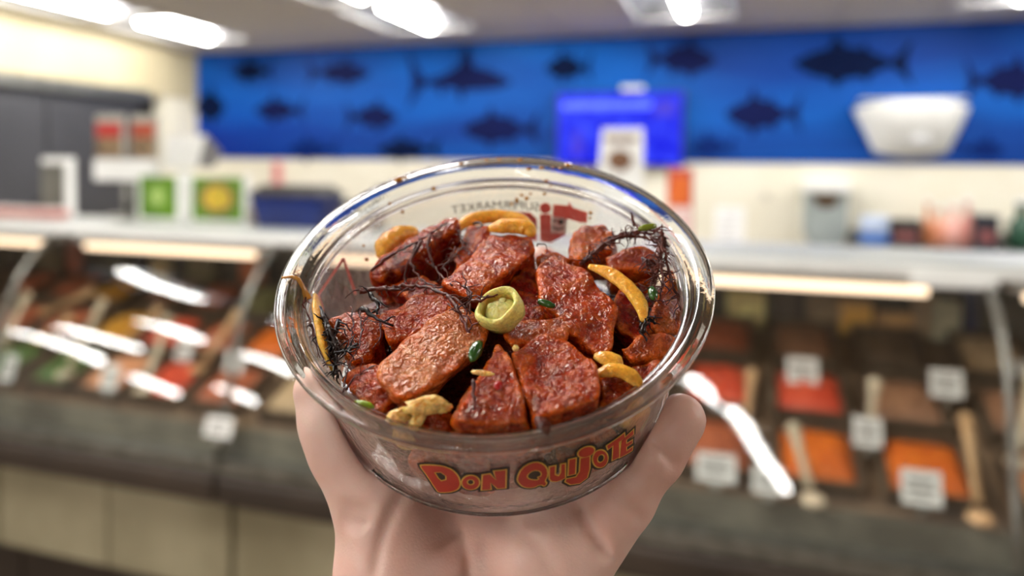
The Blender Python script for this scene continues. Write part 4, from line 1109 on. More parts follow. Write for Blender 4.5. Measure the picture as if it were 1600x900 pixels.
# ------------------------------------------------------------------ the food
def fish_mat(name, deep, mid, pale, sc=150, rough=.1, bump=1.0, edge=(220, 100, 14), fine=.3):
    m, nt, b, out = base_mat(name)
    tc = nt.nodes.new('ShaderNodeTexCoord')
    def noise(scale, detail, dist=.6):
        n = nt.nodes.new('ShaderNodeTexNoise'); n.inputs['Scale'].default_value = scale; n.inputs['Detail'].default_value = detail; n.inputs['Distortion'].default_value = dist
        nt.links.new(tc.outputs['Object'], n.inputs['Vector']); return n
    n = noise(sc, 5, .8)
    r = nt.nodes.new('ShaderNodeValToRGB'); r.color_ramp.elements[0].position = .30; r.color_ramp.elements[0].color = srgb(deep)
    r.color_ramp.elements[1].position = .74; r.color_ramp.elements[1].color = srgb(pale)
    e_ = r.color_ramp.elements.new(.50); e_.color = srgb(mid)
    nt.links.new(n.outputs['Fac'], r.inputs[0])
    ge = nt.nodes.new('ShaderNodeNewGeometry')                       # amber put on convex edges, for light showing through thin flesh
    er = nt.nodes.new('ShaderNodeMapRange'); er.inputs[1].default_value = .50; er.inputs[2].default_value = .56; er.inputs[4].default_value = .9
    nt.links.new(ge.outputs['Pointiness'], er.inputs[0])
    em = nt.nodes.new('ShaderNodeMix'); em.data_type = 'RGBA'; em.inputs[7].default_value = srgb(edge)
    nt.links.new(er.outputs[0], em.inputs[0]); nt.links.new(r.outputs[0], em.inputs[6])
    nf = noise(900, 3, 1.2)                                          # fine mottling of fibre and seasoning
    fr = nt.nodes.new('ShaderNodeMapRange'); fr.inputs[1].default_value = .34; fr.inputs[2].default_value = .66; fr.inputs[3].default_value = 1 - fine; fr.inputs[4].default_value = 1 + fine * .55
    nt.links.new(nf.outputs['Fac'], fr.inputs[0])
    mu = nt.nodes.new('ShaderNodeMix'); mu.data_type = 'RGBA'; mu.blend_type = 'MULTIPLY'; mu.inputs[0].default_value = 1
    nt.links.new(em.outputs[2], mu.inputs[6]); nt.links.new(fr.outputs[0], mu.inputs[7])
    nt.links.new(mu.outputs[2], b.inputs['Base Color'])
    b.inputs['Roughness'].default_value = rough; b.inputs['Specular IOR Level'].default_value = .5
    b.inputs['Specular Tint'].default_value = (1, .82, .62, 1)       # oily amber film
    b.inputs['Subsurface Weight'].default_value = .35; b.inputs['Subsurface Radius'].default_value = (1, .25, .05); b.inputs['Subsurface Scale'].default_value = .004
    n2 = noise(1300, 2, .6); n3 = noise(520, 2, .7)
    ad = nt.nodes.new('ShaderNodeMath'); ad.operation = 'MULTIPLY_ADD'; ad.inputs[1].default_value = 2.6
    nt.links.new(n3.outputs['Fac'], ad.inputs[0]); nt.links.new(n2.outputs['Fac'], ad.inputs[2])
    bu = nt.nodes.new('ShaderNodeBump'); bu.inputs['Strength'].default_value = bump; bu.inputs['Distance'].default_value = .00055
    nt.links.new(ad.outputs[0], bu.inputs['Height']); nt.links.new(bu.outputs[0], b.inputs['Normal'])
    return m
M['tuna'] = fish_mat('red seasoned fish', (106, 12, 3), (160, 44, 8), (192, 88, 26))
M['tuna_brown'] = fish_mat('orange brown fish', (122, 33, 5), (166, 64, 12), (192, 100, 34))
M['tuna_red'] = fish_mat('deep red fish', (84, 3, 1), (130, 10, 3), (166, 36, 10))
M['tuna_pale'] = fish_mat('pale seasoned fish', (156, 60, 16), (184, 94, 44), (206, 132, 80))
M['sauce'] = fish_mat('dark red sauce', (46, 6, 3), (78, 12, 5), (120, 34, 14), rough=.12, edge=(120, 36, 10))
M['onion'] = fish_mat('amber onion', (206, 112, 12), (234, 150, 30), (246, 184, 74), rough=.16, bump=.4, edge=(250, 190, 80), fine=.2)
M['seaweed'] = mat('dark brown seaweed', (52, 18, 11), (100, 42, 26), .38, scale=300, bump=.4, bump_scale=900, spec=.22)
M['seaweed_black'] = mat('black seaweed', (16, 8, 5), (36, 17, 11), .3, scale=300, spec=.2)
M['chile'] = fish_mat('pale green chile', (170, 166, 44), (202, 196, 84), (222, 216, 128), rough=.2, bump=.3, edge=(226, 220, 130), fine=.2)
M['chile_core'] = fish_mat('chile core', (206, 188, 90), (224, 210, 128), (236, 226, 160), rough=.25, bump=.3, edge=(236, 226, 160), fine=.2)
M['scallion'] = mat('dark green scallion', (24, 62, 22), (52, 96, 34), .2, scale=200, coat=.4)
M['garlic'] = fish_mat('toasted garlic', (196, 124, 44), (222, 160, 72), (238, 196, 120), rough=.25, bump=.4, edge=(240, 200, 124), fine=.3)
M['chilli_flake'] = mat('red chilli flake', (150, 16, 20), (180, 30, 26), .25, scale=400)

def clip_inside_wall(X, Y, Z, d):
    """keep a food surface inside the bowl"""
    lim = np.sqrt(X * X + Y * Y) - np.where(Z < -5, RB + (RT - RB) * (Z - ZB) / (ZT - ZB) - .9, 51.2)
    d = np.maximum(d, lim)
    return np.maximum(d, (ZB + 2.4) - Z)
def hull_planes(P):
    bm = bmesh.new()
    for p in P: bm.verts.new(p)
    bmesh.ops.convex_hull(bm, input=bm.verts)
    bmesh.ops.recalc_face_normals(bm, faces=bm.faces)
    c = np.mean(P, axis=0); pl = []
    for f in bm.faces:
        n = np.array(f.normal); q = np.array(f.verts[0].co)
        if np.linalg.norm(n) < .5: continue
        if n @ (c - q) > 0: n = -n
        if any(n @ n2 > .9995 and abs(n @ (q - q2)) < .05 for n2, q2 in pl): continue
        pl.append((n, q))
    bm.free()
    return pl
chunk_n = [0]
def chunk(top, down, m, label, h=.55, k=.5, amp=.5, name='fish_chunk', cat='fish chunk', group='seasoned fish chunks in the bowl', extra=None):
    """top: list of (px, py, z mm); down: offset vector (mm) of the lower face"""
    chunk_n[0] += 1; sd = chunk_n[0]
    T = np.array([bp(*t) for t in top]); c = T.mean(0)
    B = c + (T - c) * .92 + np.array(down)
    P = np.concatenate([T, B])
    pl = hull_planes([tuple(p) for p in P])
    lo, hi = P.min(0) - 2.2, P.max(0) + 2.2
    X, Y, Z = grid(lo, hi, h)
    n1, n2, n3 = SNoise(sd, .42), SNoise(sd + 100, 1.15), SNoise(sd + 200, 2.6)
    w1 = n1(X, Y, Z)
    acc = 0
    for n, q in pl:
        d = (X - q[0]) * n[0] + (Y - q[1]) * n[1] + (Z - q[2]) * n[2]
        acc = acc + np.exp(np.clip(d / k, -60, 60))
    d = k * np.log(acc + 1e-20) + w1 * amp + n2(X, Y, Z) * amp * .5 + n3(X, Y, Z) * amp * .12
    d = clip_inside_wall(X, Y, Z, d)
    V, Fq = surface_nets(d, lo, h)
    o = quad_mesh(name, V, Fq, m)
    return tag(o, label, cat, group)

# sauce and packed fish that fills the bowl under the chunks on top
X, Y, Z = grid((-53, -53, -38), (53, 53, 0), 1.0)
rho = np.sqrt(X * X + Y * Y)
topz = -17.5 + 8.0 * np.exp(-(X * X + Y * Y) / 900.0) + 1.0 * np.sin(X * .2) + 1.5 * SNoise(900, .25)(X, Y, Z * 0) - .06 * Y - .55 * np.maximum(0, Y - 2)
d = np.maximum(Z - topz, rho - (42.5 + 2.6 * SNoise(901, .22)(X, Y, Z)))
d = np.maximum(d, (ZB + 4.5 + 2.0 * SNoise(902, .2)(X, Y, Z * 0)) - Z) + .5 * SNoise(903, .8)(X, Y, Z)
d = clip_inside_wall(X, Y, Z, d)
V, Fq = surface_nets(d, (-53, -53, -38), 1.0)
tag(quad_mesh('sauce', V, Fq, M['sauce']), 'dark red sauce and packed bits under the fish chunks in the bowl', 'sauce', None, 'stuff')

chunk([(566, 424, -7), (612, 382, -5), (702, 332, -2), (717, 342, -2), (712, 356, -2.5), (640, 404, -5), (592, 442, -8)], (3, -1, -16), M['tuna_red'], 'deep red fish slab at the back left with a seaweed sprig on top')
chunk([(690, 440, -1), (712, 412, -.5), (772, 362, -2.5), (833, 368, -2.5), (838, 388, -1), (790, 428, 0), (738, 468, .5)], (1, 4, -11), M['tuna'], 'large red fish chunk at the back centre, behind the green chile ring')
chunk([(836, 412, -1), (868, 398, -3), (915, 420, -3), (968, 482, -3), (962, 540, -3.5), (936, 556, -3.5), (880, 508, -1), (842, 466, 0)], (0, 3, -14), M['tuna'], 'large red fish chunk right of the green chile ring')
chunk([(888, 372, -6), (905, 350, -8), (945, 344, -8), (966, 358, -7), (962, 388, -6), (905, 404, -5), (888, 396, -6)], (0, 0, -12), M['tuna_brown'], 'orange brown fish chunk at the back beside the red printed logo')
chunk([(944, 400, -5), (972, 386, -5), (1026, 382, -6), (1032, 400, -6), (1020, 420, -5.5), (955, 418, -5)], (0, 0, -12), M['tuna'], 'red brown fish chunk at the back right under the seaweed')
chunk([(1030, 450, -6), (1046, 416, -7), (1060, 424, -9), (1068, 470, -10), (1064, 515, -10), (1030, 520, -9), (1018, 490, -7)], (-2, 2, -13), M['tuna_brown'], 'orange brown fish chunk pressed against the right wall of the bowl')
chunk([(962, 540, -4), (998, 520, -4.5), (1050, 524, -6), (1064, 536, -7), (1046, 556, -6), (985, 562, -4.5)], (0, 1, -9), M['tuna_brown'], 'orange fish strip at the right just inside the rim')
chunk([(984, 566, -6), (1042, 558, -7), (1036, 584, -6), (1010, 606, -6), (980, 600, -6)], (0, 2, -8), M['tuna'], 'small red fish piece under the orange strip at the lower right')
chunk([(936, 582, -5.5), (984, 588, -5.5), (994, 616, -5), (960, 640, -4.5), (936, 640, -4.5)], (0, 2, -9), M['tuna'], 'brown red fish piece between the large front chunk and the right rim')
chunk([(578, 572, .5), (596, 556, 1), (652, 512, 1.5), (700, 468, .5), (722, 462, .5), (764, 508, .5), (742, 556, 1.5), (662, 612, 1.5), (640, 628, .8), (612, 622, 0)], (0, 4, -9), M['tuna_pale'], 'largest pale pinkish brown fish chunk left of the green chile ring')
chunk([(588, 492, -4), (640, 462, -4), (712, 448, -3), (726, 470, -3), (650, 522, -3), (612, 532, -4)], (0, 2, -10), M['tuna'], 'red fish chunk behind the pale chunk, below the long seaweed stem')
chunk([(516, 500, -6), (540, 484, -7), (590, 480, -6), (600, 512, -5), (580, 556, -5), (548, 566, -5), (524, 540, -6)], (1, 2, -11), M['tuna'], 'red brown fish chunk at the left near the black seaweed')
chunk([(526, 588, -6), (556, 566, -4.5), (590, 566, -3), (612, 618, -3), (600, 646, -3.5), (566, 630, -5)], (1, 3, -10), M['tuna'], 'red fish chunk at the lower left just inside the rim')
chunk([(718, 636, 0), (742, 588, 1), (772, 530, 1), (784, 524, 1), (800, 552, 1), (812, 600, 1), (832, 668, -.5), (812, 694, -3), (712, 692, -3)], (0, 4, -14), M['tuna'], 'triangular red fish chunk at the front centre')
chunk([(796, 548, 0), (842, 516, .5), (880, 524, .5), (922, 556, .5), (932, 574, .5), (936, 640, -.5), (930, 662, -3), (846, 690, -3), (826, 640, 0)], (0, 4, -13), M['tuna'], 'large red fish chunk at the front right with wet sheen')
chunk([(788, 516, -1), (806, 498, -1), (866, 488, -1), (890, 506, -1), (886, 530, -1), (838, 528, -.5), (800, 540, -1)], (0, 3, -8), M['tuna_brown'], 'small ragged brown fish piece below the green chile ring')
chunk([(706, 660, -3), (716, 620, -2), (738, 596, -1.5), (744, 620, -1.5), (728, 684, -3.5)], (0, 3, -10), M['tuna_pale'], 'narrow pinkish fish sliver left of the triangular chunk')
chunk([(600, 640, -4), (640, 622, -4), (706, 640, -4), (708, 686, -5), (650, 682, -5)], (0, 3, -9), M['tuna'], 'red fish piece at the front left under the toasted garlic')
chunk([(704, 392, -6), (730, 350, -7), (770, 352, -7), (752, 390, -6), (712, 420, -5)], (0, 0, -10), M['tuna'], 'dark red fish piece wedged behind the back centre chunk')
chunk([(836, 398, -7), (852, 384, -8), (892, 404, -7), (880, 420, -6), (846, 420, -6)], (0, 0, -9), M['tuna_brown'], 'thin brown fish shred under the printed smile')
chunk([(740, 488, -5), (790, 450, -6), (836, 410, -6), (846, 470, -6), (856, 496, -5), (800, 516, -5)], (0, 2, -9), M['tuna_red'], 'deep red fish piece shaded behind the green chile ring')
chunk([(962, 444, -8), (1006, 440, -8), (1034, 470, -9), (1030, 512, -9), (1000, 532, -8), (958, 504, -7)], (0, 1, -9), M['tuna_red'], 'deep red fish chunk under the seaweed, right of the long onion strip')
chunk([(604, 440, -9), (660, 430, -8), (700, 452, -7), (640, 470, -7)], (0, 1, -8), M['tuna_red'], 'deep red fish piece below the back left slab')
# pieces pressed against the front wall, seen through the plastic
def wall_chunk(poly, depth, m, label, shrink=.975, name='fish_chunk', cat='fish chunk', group='seasoned fish chunks in the bowl'):
    chunk_n[0] += 1; sd = chunk_n[0]
    T = np.array([wall_hit(*p) for p in poly]); T[:, :2] *= shrink
    B = T.copy(); n = np.hypot(T[:, 0], T[:, 1])[:, None]; B[:, :2] *= (n - depth) / n; B[:, 2] += 1
    P = np.concatenate([T, B, [T.mean(0) * np.array([1.02, 1.02, 1])]])
    pl = hull_planes([tuple(p) for p in P])
    lo, hi = P.min(0) - 2.2, P.max(0) + 2.2
    h = .6; X, Y, Z = grid(lo, hi, h); acc = 0; k = .5
    for nn, q in pl: acc = acc + np.exp(np.clip(((X - q[0]) * nn[0] + (Y - q[1]) * nn[1] + (Z - q[2]) * nn[2]) / k, -60, 60))
    d = k * np.log(acc + 1e-20) + SNoise(sd, .45)(X, Y, Z) * .4 + SNoise(sd + 50, 1.2)(X, Y, Z) * .15
    d = clip_inside_wall(X, Y, Z, d)
    V, Fq = surface_nets(d, lo, h)
    return tag(quad_mesh(name, V, Fq, m), label, cat, group)
wall_chunk([(735, 702), (862, 704), (858, 738), (800, 770), (738, 752)], 10, M['tuna'], 'red fish chunk behind the first word of the print on the bowl')
wall_chunk([(850, 706), (936, 688), (938, 704), (880, 716), (852, 718)], 8, M['tuna_brown'], 'orange fish strip above the longer printed word')
wall_chunk([(652, 702), (722, 706), (726, 752), (690, 764), (660, 740)], 9, M['tuna_pale'], 'pinkish fish piece behind the capital letter at the left of the print')
wall_chunk([(690, 704), (770, 712), (772, 790), (726, 792), (694, 766)], 9, M['tuna_red'], 'deep red fish piece low behind the first printed word')
wall_chunk([(930, 700), (972, 680), (984, 706), (962, 744), (934, 750)], 9, M['tuna'], 'red fish piece behind the middle of the longer printed word')
wall_chunk([(628, 726), (656, 734), (690, 766), (668, 768), (636, 752)], 5, M['tuna_brown'], 'brown fish flake left of the printed lettering')
wall_chunk([(596, 684), (640, 694), (646, 708), (620, 712)], 6, M['garlic'], 'golden garlic piece under the rim at the front left', name='garlic_piece', cat='garlic', group='toasted garlic bits')
wall_chunk([(868, 724), (930, 716), (950, 738), (900, 764)], 9, M['tuna'], 'dull red fish piece behind the longer printed word')
wall_chunk([(978, 672), (1012, 648), (1026, 640), (1018, 668), (990, 700)], 6, M['onion'], 'amber onion slice behind the right end of the print', name='onion_slice', cat='onion', group='onion slices in the bowl')
wall_chunk([(984, 704), (1012, 684), (1022, 676), (1010, 712), (988, 728)], 7, M['tuna_brown'], 'brown fish piece behind the last printed letter')

# onion slices
def onion(path, w, m, label, thick=.38, up=(0, 0, 1)):
    P = [bp(*p) for p in path]
    # smooth the path
    Q = [P[0]]
    for i in range(len(P) - 1):
        a, b = P[max(i - 1, 0)], P[i]; c, d_ = P[i + 1], P[min(i + 2, len(P) - 1)]
        for t_ in np.linspace(0, 1, 7)[1:]:
            Q.append(.5 * ((2 * b) + (-a + c) * t_ + (2 * a - 5 * b + 4 * c - d_) * t_ ** 2 + (-a + 3 * b - 3 * c + d_) * t_ ** 3))
    n = len(Q); rad = [w * (.35 + .65 * min(1, 4 * min(i, n - 1 - i) / n)) * (1 + .03 * math.sin(i * 1.7)) for i in range(n)]
    mb = MB().tube(Q, rad, seg=14, flat=(up, thick))
    return tag(bmb(mb, 'onion_slice', m), label, 'onion', 'onion slices in the bowl')
onion([(596, 402, -8), (604, 382, -8), (622, 369, -8.5), (652, 360, -9)], 3.4, M['onion'], 'amber onion slice at the back left behind the red slab', .9)
onion([(712, 360, -8), (735, 344, -8.5), (775, 338, -9), (812, 344, -9), (834, 358, -8)], 2.5, M['onion'], 'curved amber onion slice at the very back below the small capitals', .8)
onion([(764, 358, -2), (790, 353, -1.5), (822, 356, -1.5), (832, 368, -2)], 2.6, M['onion'], 'short plump amber onion piece lying on the back centre chunk', .8)
onion([(920, 416, -2), (950, 426, -2), (978, 446, -2), (1000, 474, -3), (1006, 502, -4)], 2.1, M['onion'], 'long amber onion strip on the right between two chunks', .7)
onion([(928, 556, -4), (956, 562, -4), (972, 572, -5)], 2.2, M['onion'], 'short yellow onion strip beside the large front right chunk', .5)
onion([(930, 586, -4), (958, 578, -3.5), (984, 586, -4), (1004, 606, -5)], 2.0, M['onion'], 'bent yellow onion strip just inside the lower right rim', .6)
onion([(494, 462, -6.5), (500, 498, -6.5), (508, 540, -6.5), (522, 582, -7)], 3.6, M['onion'], 'large amber onion slice against the left wall', .35, up=(1, .3, .3))

# green chile ring
c = bp(781, 483, 3.2); ax = np.array([-.30, -.22, .92]); ax /= np.linalg.norm(ax)
a1 = np.cross(ax, [0, 1, 0]); a1 /= np.linalg.norm(a1); a2 = np.cross(ax, a1)
t = thing('chile_ring', 'pale green chile pepper ring in the centre of the food', 'chile pepper', bw([c])[0])
prof = [(4.1, -3.6), (5.4, -3.4), (5.9, -1), (5.8, 1.8), (5.2, 2.5), (4.4, 2.3), (4.0, 1), (3.9, -2)]
mb = MB().lathe(prof, 40, closed=True)
vv = np.array(mb.v); an = np.arctan2(vv[:, 1], vv[:, 0]); wob = 1 + .05 * np.sin(2 * an + .6) + .03 * np.sin(5 * an) 
mb.v = [tuple(c + a1 * x * w_ + a2 * y * w_ * .93 + ax * (z + .25 * math.sin(3 * q))) for (x, y, z), w_, q in zip(vv, wob, an)]
bmb(mb, 'flesh', M['chile'], t)
mb = MB().blob((0, 0, 0), (4.1, 3.6, 2.4), 20, 12, .05); mb.v = [tuple(c + a1 * x + a2 * (y + .2) + ax * (z - .9)) for x, y, z in mb.v]
bmb(mb, 'core', M['chile_core'], t)
for (sx, sy) in ((1.9, -1.0), (-1.2, -1.6)):
    mb = MB().blob((0, 0, 0), (1.0, .8, .45), 10, 6); mb.v = [tuple(c + a1 * (x + sx) + a2 * (y + sy) + ax * (z + 1.1)) for x, y, z in mb.v]
    bmb(mb, 'seed', M['chile_core'], t)

# scallion bits, garlic, chilli flakes
def bit(px, py, z, r, m, name, label, cat, rot=0.0, group=None, jit=.12):
    c = bp(px, py, z); mb = MB().blob((0, 0, 0), r, 12, 8, jit); cs, sn = math.cos(rot), math.sin(rot)
    mb.v = [(c[0] + x * cs - y * sn, c[1] + x * sn + y * cs, c[2] + zz) for x, y, zz in mb.v]
    return tag(bmb(mb, name, m), label, cat, group)
G = 'scallion bits in the bowl'
bit(743, 548, 1.5, (1.5, 3.4, 1.3), M['scallion'], 'scallion_bit', 'dark green scallion bit at the corner of the pale chunk', 'scallion', -.3, G)
bit(853, 474, 1.2, (2.6, 1.0, .9), M['scallion'], 'scallion_bit', 'small dark green scallion bit right of the chile ring', 'scallion', -.5, G)
bit(1020, 458, -2, (1.3, 2.4, 1.2), M['scallion'], 'scallion_bit', 'olive scallion bit in the seaweed at the right', 'scallion', 0, G)
bit(1012, 355, 1, (3.0, 1.1, 1.0), mat('light scallion', (110, 128, 30), (140, 150, 50), .25, coat=.3), 'scallion_bit', 'light green scallion bit at the top of the right seaweed', 'scallion', .3, G)
bit(569, 632, -2.5, (2.6, .9, .8), mat('bright scallion', (120, 150, 10), (150, 176, 30), .25, coat=.3), 'scallion_bit', 'bright green scallion bit at the lower left rim', 'scallion', -.3, G)
bit(806, 544, 1.2, (.8, .8, .8), M['garlic'], 'garlic_piece', 'tiny golden garlic crumb below the ragged brown piece', 'garlic', 0, 'toasted garlic bits')
G = 'toasted garlic bits'
bit(664, 634, -.2, (4.6, 2.2, 1.8), M['garlic'], 'garlic_piece', 'toasted garlic slice below the pale chunk', 'garlic', .15, G, .2)
bit(624, 650, -1.5, (3.0, 1.8, 1.5), M['garlic'], 'garlic_piece', 'toasted garlic slice at the front left rim', 'garlic', .5, G, .2)
bit(652, 656, -1.5, (1.4, 2.6, 1.2), M['garlic'], 'garlic_piece', 'slim garlic piece right of the rim garlic slice', 'garlic', -.5, G, .2)
bit(690, 636, -1, (2.2, 1.6, 1.2), M['garlic'], 'garlic_piece', 'small garlic piece at the right end of the garlic slice', 'garlic', 0, G, .2)
bit(754, 583, 1.9, (2.6, .7, .5), M['garlic'], 'garlic_piece', 'thin garlic shred on the triangular front chunk', 'garlic', -.2, G, .15)
bit(778, 602, 1.6, (1.0, 1.3, .5), M['chilli_flake'], 'chilli_flake', 'red chilli flake on the triangular front chunk', 'chilli flake')
bit(848, 664, -1.5, (1.6, 3.2, 1.0), M['seaweed'], 'seaweed_bit', 'curled brown seaweed bit between the two front chunks', 'seaweed', .35)

# seaweed sprigs
def sprig(paths, label, m='seaweed', r0=.85, twigs=5, seed=0, z_off=0.0):
    r = random.Random(seed); mb = MB(); r0 = r0 * .52; twigs = int(twigs * 1.8)
    for path in paths:
        P = [bp(*p) + np.array([0, 0, z_off]) for p in path]
        Q = []
        for a, b in zip(P[:-1], P[1:]):
            n = max(2, int(np.linalg.norm(b - a) / .9))
            for k in range(n): Q.append(a + (b - a) * k / n)
        Q.append(P[-1])
        Q = np.array(Q)
        for _ in range(2): Q[1:-1] = (Q[:-2] + Q[1:-1] * 2 + Q[2:]) / 4
        Q = Q + np.array([[r.gauss(0, .16) for _ in range(3)] for _ in Q])
        n = len(Q); rr = [r0 * (1 - .6 * i / n) * r.uniform(.8, 1.2) for i in range(n)]
        mb.tube(Q, rr, seg=7)
        for _ in range(twigs):
            i = r.randrange(0, n - 1); tdir = Q[min(i + 1, n - 1)] - Q[i]; tdir = tdir / (np.linalg.norm(tdir) + 1e-9)
            dirn = tdir * .6 + np.array([r.gauss(0, .7), r.gauss(0, .7), r.uniform(-.25, .5)]); dirn /= np.linalg.norm(dirn)
            L = r.uniform(2, 6); q = [Q[i]]
            for k in range(5):
                dirn = dirn + np.array([r.gauss(0, .4), r.gauss(0, .4), r.gauss(-.15, .2)]); dirn /= np.linalg.norm(dirn)
                q.append(q[-1] + dirn * L / 5)
            mb.tube(q, [r0 * .45 * (1 - .13 * k) for k in range(6)], seg=6)
    return tag(bmb(mb, 'seaweed_sprig', M[m]), label, 'seaweed', 'seaweed sprigs in the bowl')
sprig([[(578, 424, -5), (612, 398, -3), (640, 384, -2.2), (668, 368, -1), (700, 348, -.6)], [(650, 380, -2), (646, 400, -3), (634, 418, -5), (630, 446, -6)], [(670, 368, -1.2), (668, 388, -2), (676, 412, -3), (690, 432, -2), (706, 446, 0)], [(660, 376, -1), (640, 408, -3), (660, 440, -4), (690, 450, -2)]],
      'branching brown seaweed sprig lying on the back left slab', seed=1, r0=.95)
sprig([[(560, 456, -4), (600, 450, -3), (640, 446, -2), (668, 448, -1.5), (700, 462, 1), (720, 474, 2), (735, 490, 2)], [(566, 452, -4), (610, 452, -2.6), (644, 452, -2)], [(700, 462, 1.6), (716, 486, 2.2), (734, 520, 2.2)]],
      'long brown seaweed stem running across to the green chile ring', seed=2, r0=1.25, twigs=4)
sprig([[(730, 452, 1.5), (734, 470, 2.5), (736, 486, 3)], [(736, 470, 4), (756, 468, 5.5), (776, 462, 6)], [(726, 446, 1.5), (738, 458, 2.5), (732, 474, 3)]], 'short seaweed tip touching the green chile ring', seed=3, r0=.9, twigs=3)
sprig([[(508, 500, -5), (516, 522, -5), (520, 556, -5), (528, 590, -5)], [(500, 480, -5), (512, 520, -4), (516, 560, -4.5)], [(520, 555, -4), (545, 548, -3), (560, 536, -2)], [(530, 500, -4), (520, 530, -4), (524, 570, -5)], [(512, 510, -3), (528, 545, -3.5), (520, 585, -4)]],
      'tangle of black seaweed along the left wall', 'seaweed_black', seed=4, r0=1.3, twigs=9)
sprig([[(566, 480, -3), (582, 494, -2.5), (598, 504, -2.5), (612, 508, -2.5)], [(578, 460, -3), (592, 476, -2.5), (590, 490, -2)]], 'glossy black seaweed stub with bright glints on the left chunk', 'seaweed_black', seed=5, r0=1.3, twigs=2)
sprig([[(562, 486, -3.4), (566, 520, -3.2), (560, 546, -2.6), (545, 570, -2)], [(594, 500, -2.5), (596, 530, -2.4), (588, 540, -2.4)], [(548, 480, -4), (552, 510, -4), (545, 545, -4)]], 'thin seaweed threads hanging over the left chunk', seed=6, r0=.5, twigs=4)
sprig([[(540, 610, -3), (552, 590, -2), (574, 576, -1), (585, 572, 0)], [(536, 614, -3), (542, 585, -2.5), (550, 560, -2)]], 'thin seaweed threads at the lower left', seed=7, r0=.5, twigs=2)
sprig([[(906, 414, -3), (930, 392, -3), (952, 372, -2.5), (985, 362, -1), (1020, 366, 0), (1036, 352, 2)], [(915, 408, -3), (945, 380, -2), (980, 368, -1), (1015, 372, 0), (1034, 384, 0)], [(930, 398, -3), (960, 370, -2), (1000, 360, 0), (1030, 360, 1)], [(940, 384, -2.5), (975, 366, -1), (1010, 364, .5)]],
      'thick brown seaweed sprig arching across the back right chunks', seed=8, r0=1.1, twigs=12)
sprig([[(1034, 362, 1), (1036, 390, 0), (1028, 420, -1), (1016, 450, -2), (1012, 470, -3)], [(1038, 370, 0), (1040, 400, -1), (1046, 430, -2), (1056, 456, -4), (1064, 484, -5)], [(1030, 376, 0), (1030, 410, -1), (1024, 445, -2), (1020, 480, -4)], [(1030, 390, 0), (1036, 430, -1), (1030, 460, -2)], [(1004, 404, -2), (1018, 412, -1), (1030, 414, -1)]],
      'bushy dark seaweed sprig hanging down at the right', seed=9, r0=1.0, twigs=16)
sprig([[(992, 352, -1), (988, 340, 0), (986, 332, 1)], [(992, 352, -1), (1000, 358, -.5)]], 'short olive brown stem poking up at the back right', seed=10, r0=1.0, twigs=0)
sprig([[(702, 410, -3), (714, 394, -3), (726, 384, -3), (734, 400, -2.5)], [(716, 360, -4), (722, 376, -3), (730, 388, -3)], [(690, 420, -3), (706, 402, -3), (712, 386, -3)]], 'pale brown seaweed tangle behind the back centre chunk', seed=11, r0=.7, twigs=8)
sprig([[(741, 594, 2), (740, 614, 1.8), (739, 640, 1)]], 'straight dark seaweed stalk on the front sliver', 'seaweed', seed=12, r0=1.0, twigs=0)
sprig([[(740, 350, -5), (750, 346, -4), (756, 352, -4), (750, 358, -4), (744, 354, -4)]], 'small curled black seaweed ring at the back', 'seaweed_black', seed=13, r0=.7, twigs=0)
sprig([[(838, 384, -4), (846, 378, -3), (854, 384, -3.5), (856, 394, -5)]], 'thin curved brown thread below the printed logo', 'seaweed', seed=14, r0=.5, twigs=0)
sprig([[(478, 465, -4), (474, 480, -4), (486, 500, -5), (490, 530, -6), (500, 560, -6)], [(484, 500, -5), (496, 540, -5), (512, 575, -5)]], 'reddish seaweed thread over the left onion slice', 'seaweed', seed=15, r0=.5, twigs=4)
sprig([[(1002, 520, -4), (1010, 500, -4), (1016, 480, -4)], [(1000, 510, -5), (1014, 496, -5), (1024, 506, -6)]], 'dark seaweed knot under the long onion strip', 'seaweed_black', seed=16, r0=1.2, twigs=4)
# drops of sauce on the rim and inner wall
mb = MB(); r = random.Random(5)
def drop(px, py, z, s):
    c = bp(px, py, z); mb.blob(tuple(c), (s, s * r.uniform(.5, .9), s * .5), 8, 5, .15)
for (px, py, s) in ((887, 258, 1.3), (826, 264, 1.0), (846, 262, .9), (876, 263, .8), (864, 262, .7), (622, 281, 1.5), (632, 278, 1.1), (812, 250, 1.0), (760, 250, .7), (780, 249, .8), (720, 256, .7), (900, 262, .7)):
    drop(px, py, .3, s)
for (px, py, s) in ((676, 292, 1.0), (824, 307, .9), (830, 300, .7), (808, 310, .9), (852, 300, .8), (855, 280, .9), (862, 287, .6), (626, 328, .8), (564, 382, .6), (569, 404, .7), (606, 316, .7), (926, 330, .8), (925, 338, .6), (800, 316, .6), (816, 302, .7)):
    h_ = wall_hit(px, py, True); h_[:2] *= .978; mb.blob(tuple(h_), (r.uniform(.7, 1) * s, .4 * s, s * r.uniform(.6, 1.1)), 8, 5, .2)
o = bmb(mb, 'sauce_spots', mat('amber sauce drops', (190, 128, 36), (160, 96, 24), .15, scale=300, coat=.4), bowl); o['kind'] = 'stuff'
mb = MB().tube([bp(440, 434, .5), bp(456, 432, .55), bp(466, 436, .3), bp(474, 450, -3), bp(480, 468, -5)], [.3, .5, .6, .7, 1.3], seg=8)
o = bmb(mb, 'sauce_streak', mat('amber sauce streak', (206, 146, 60), (180, 112, 36), .2, scale=300, coat=.4), bowl)

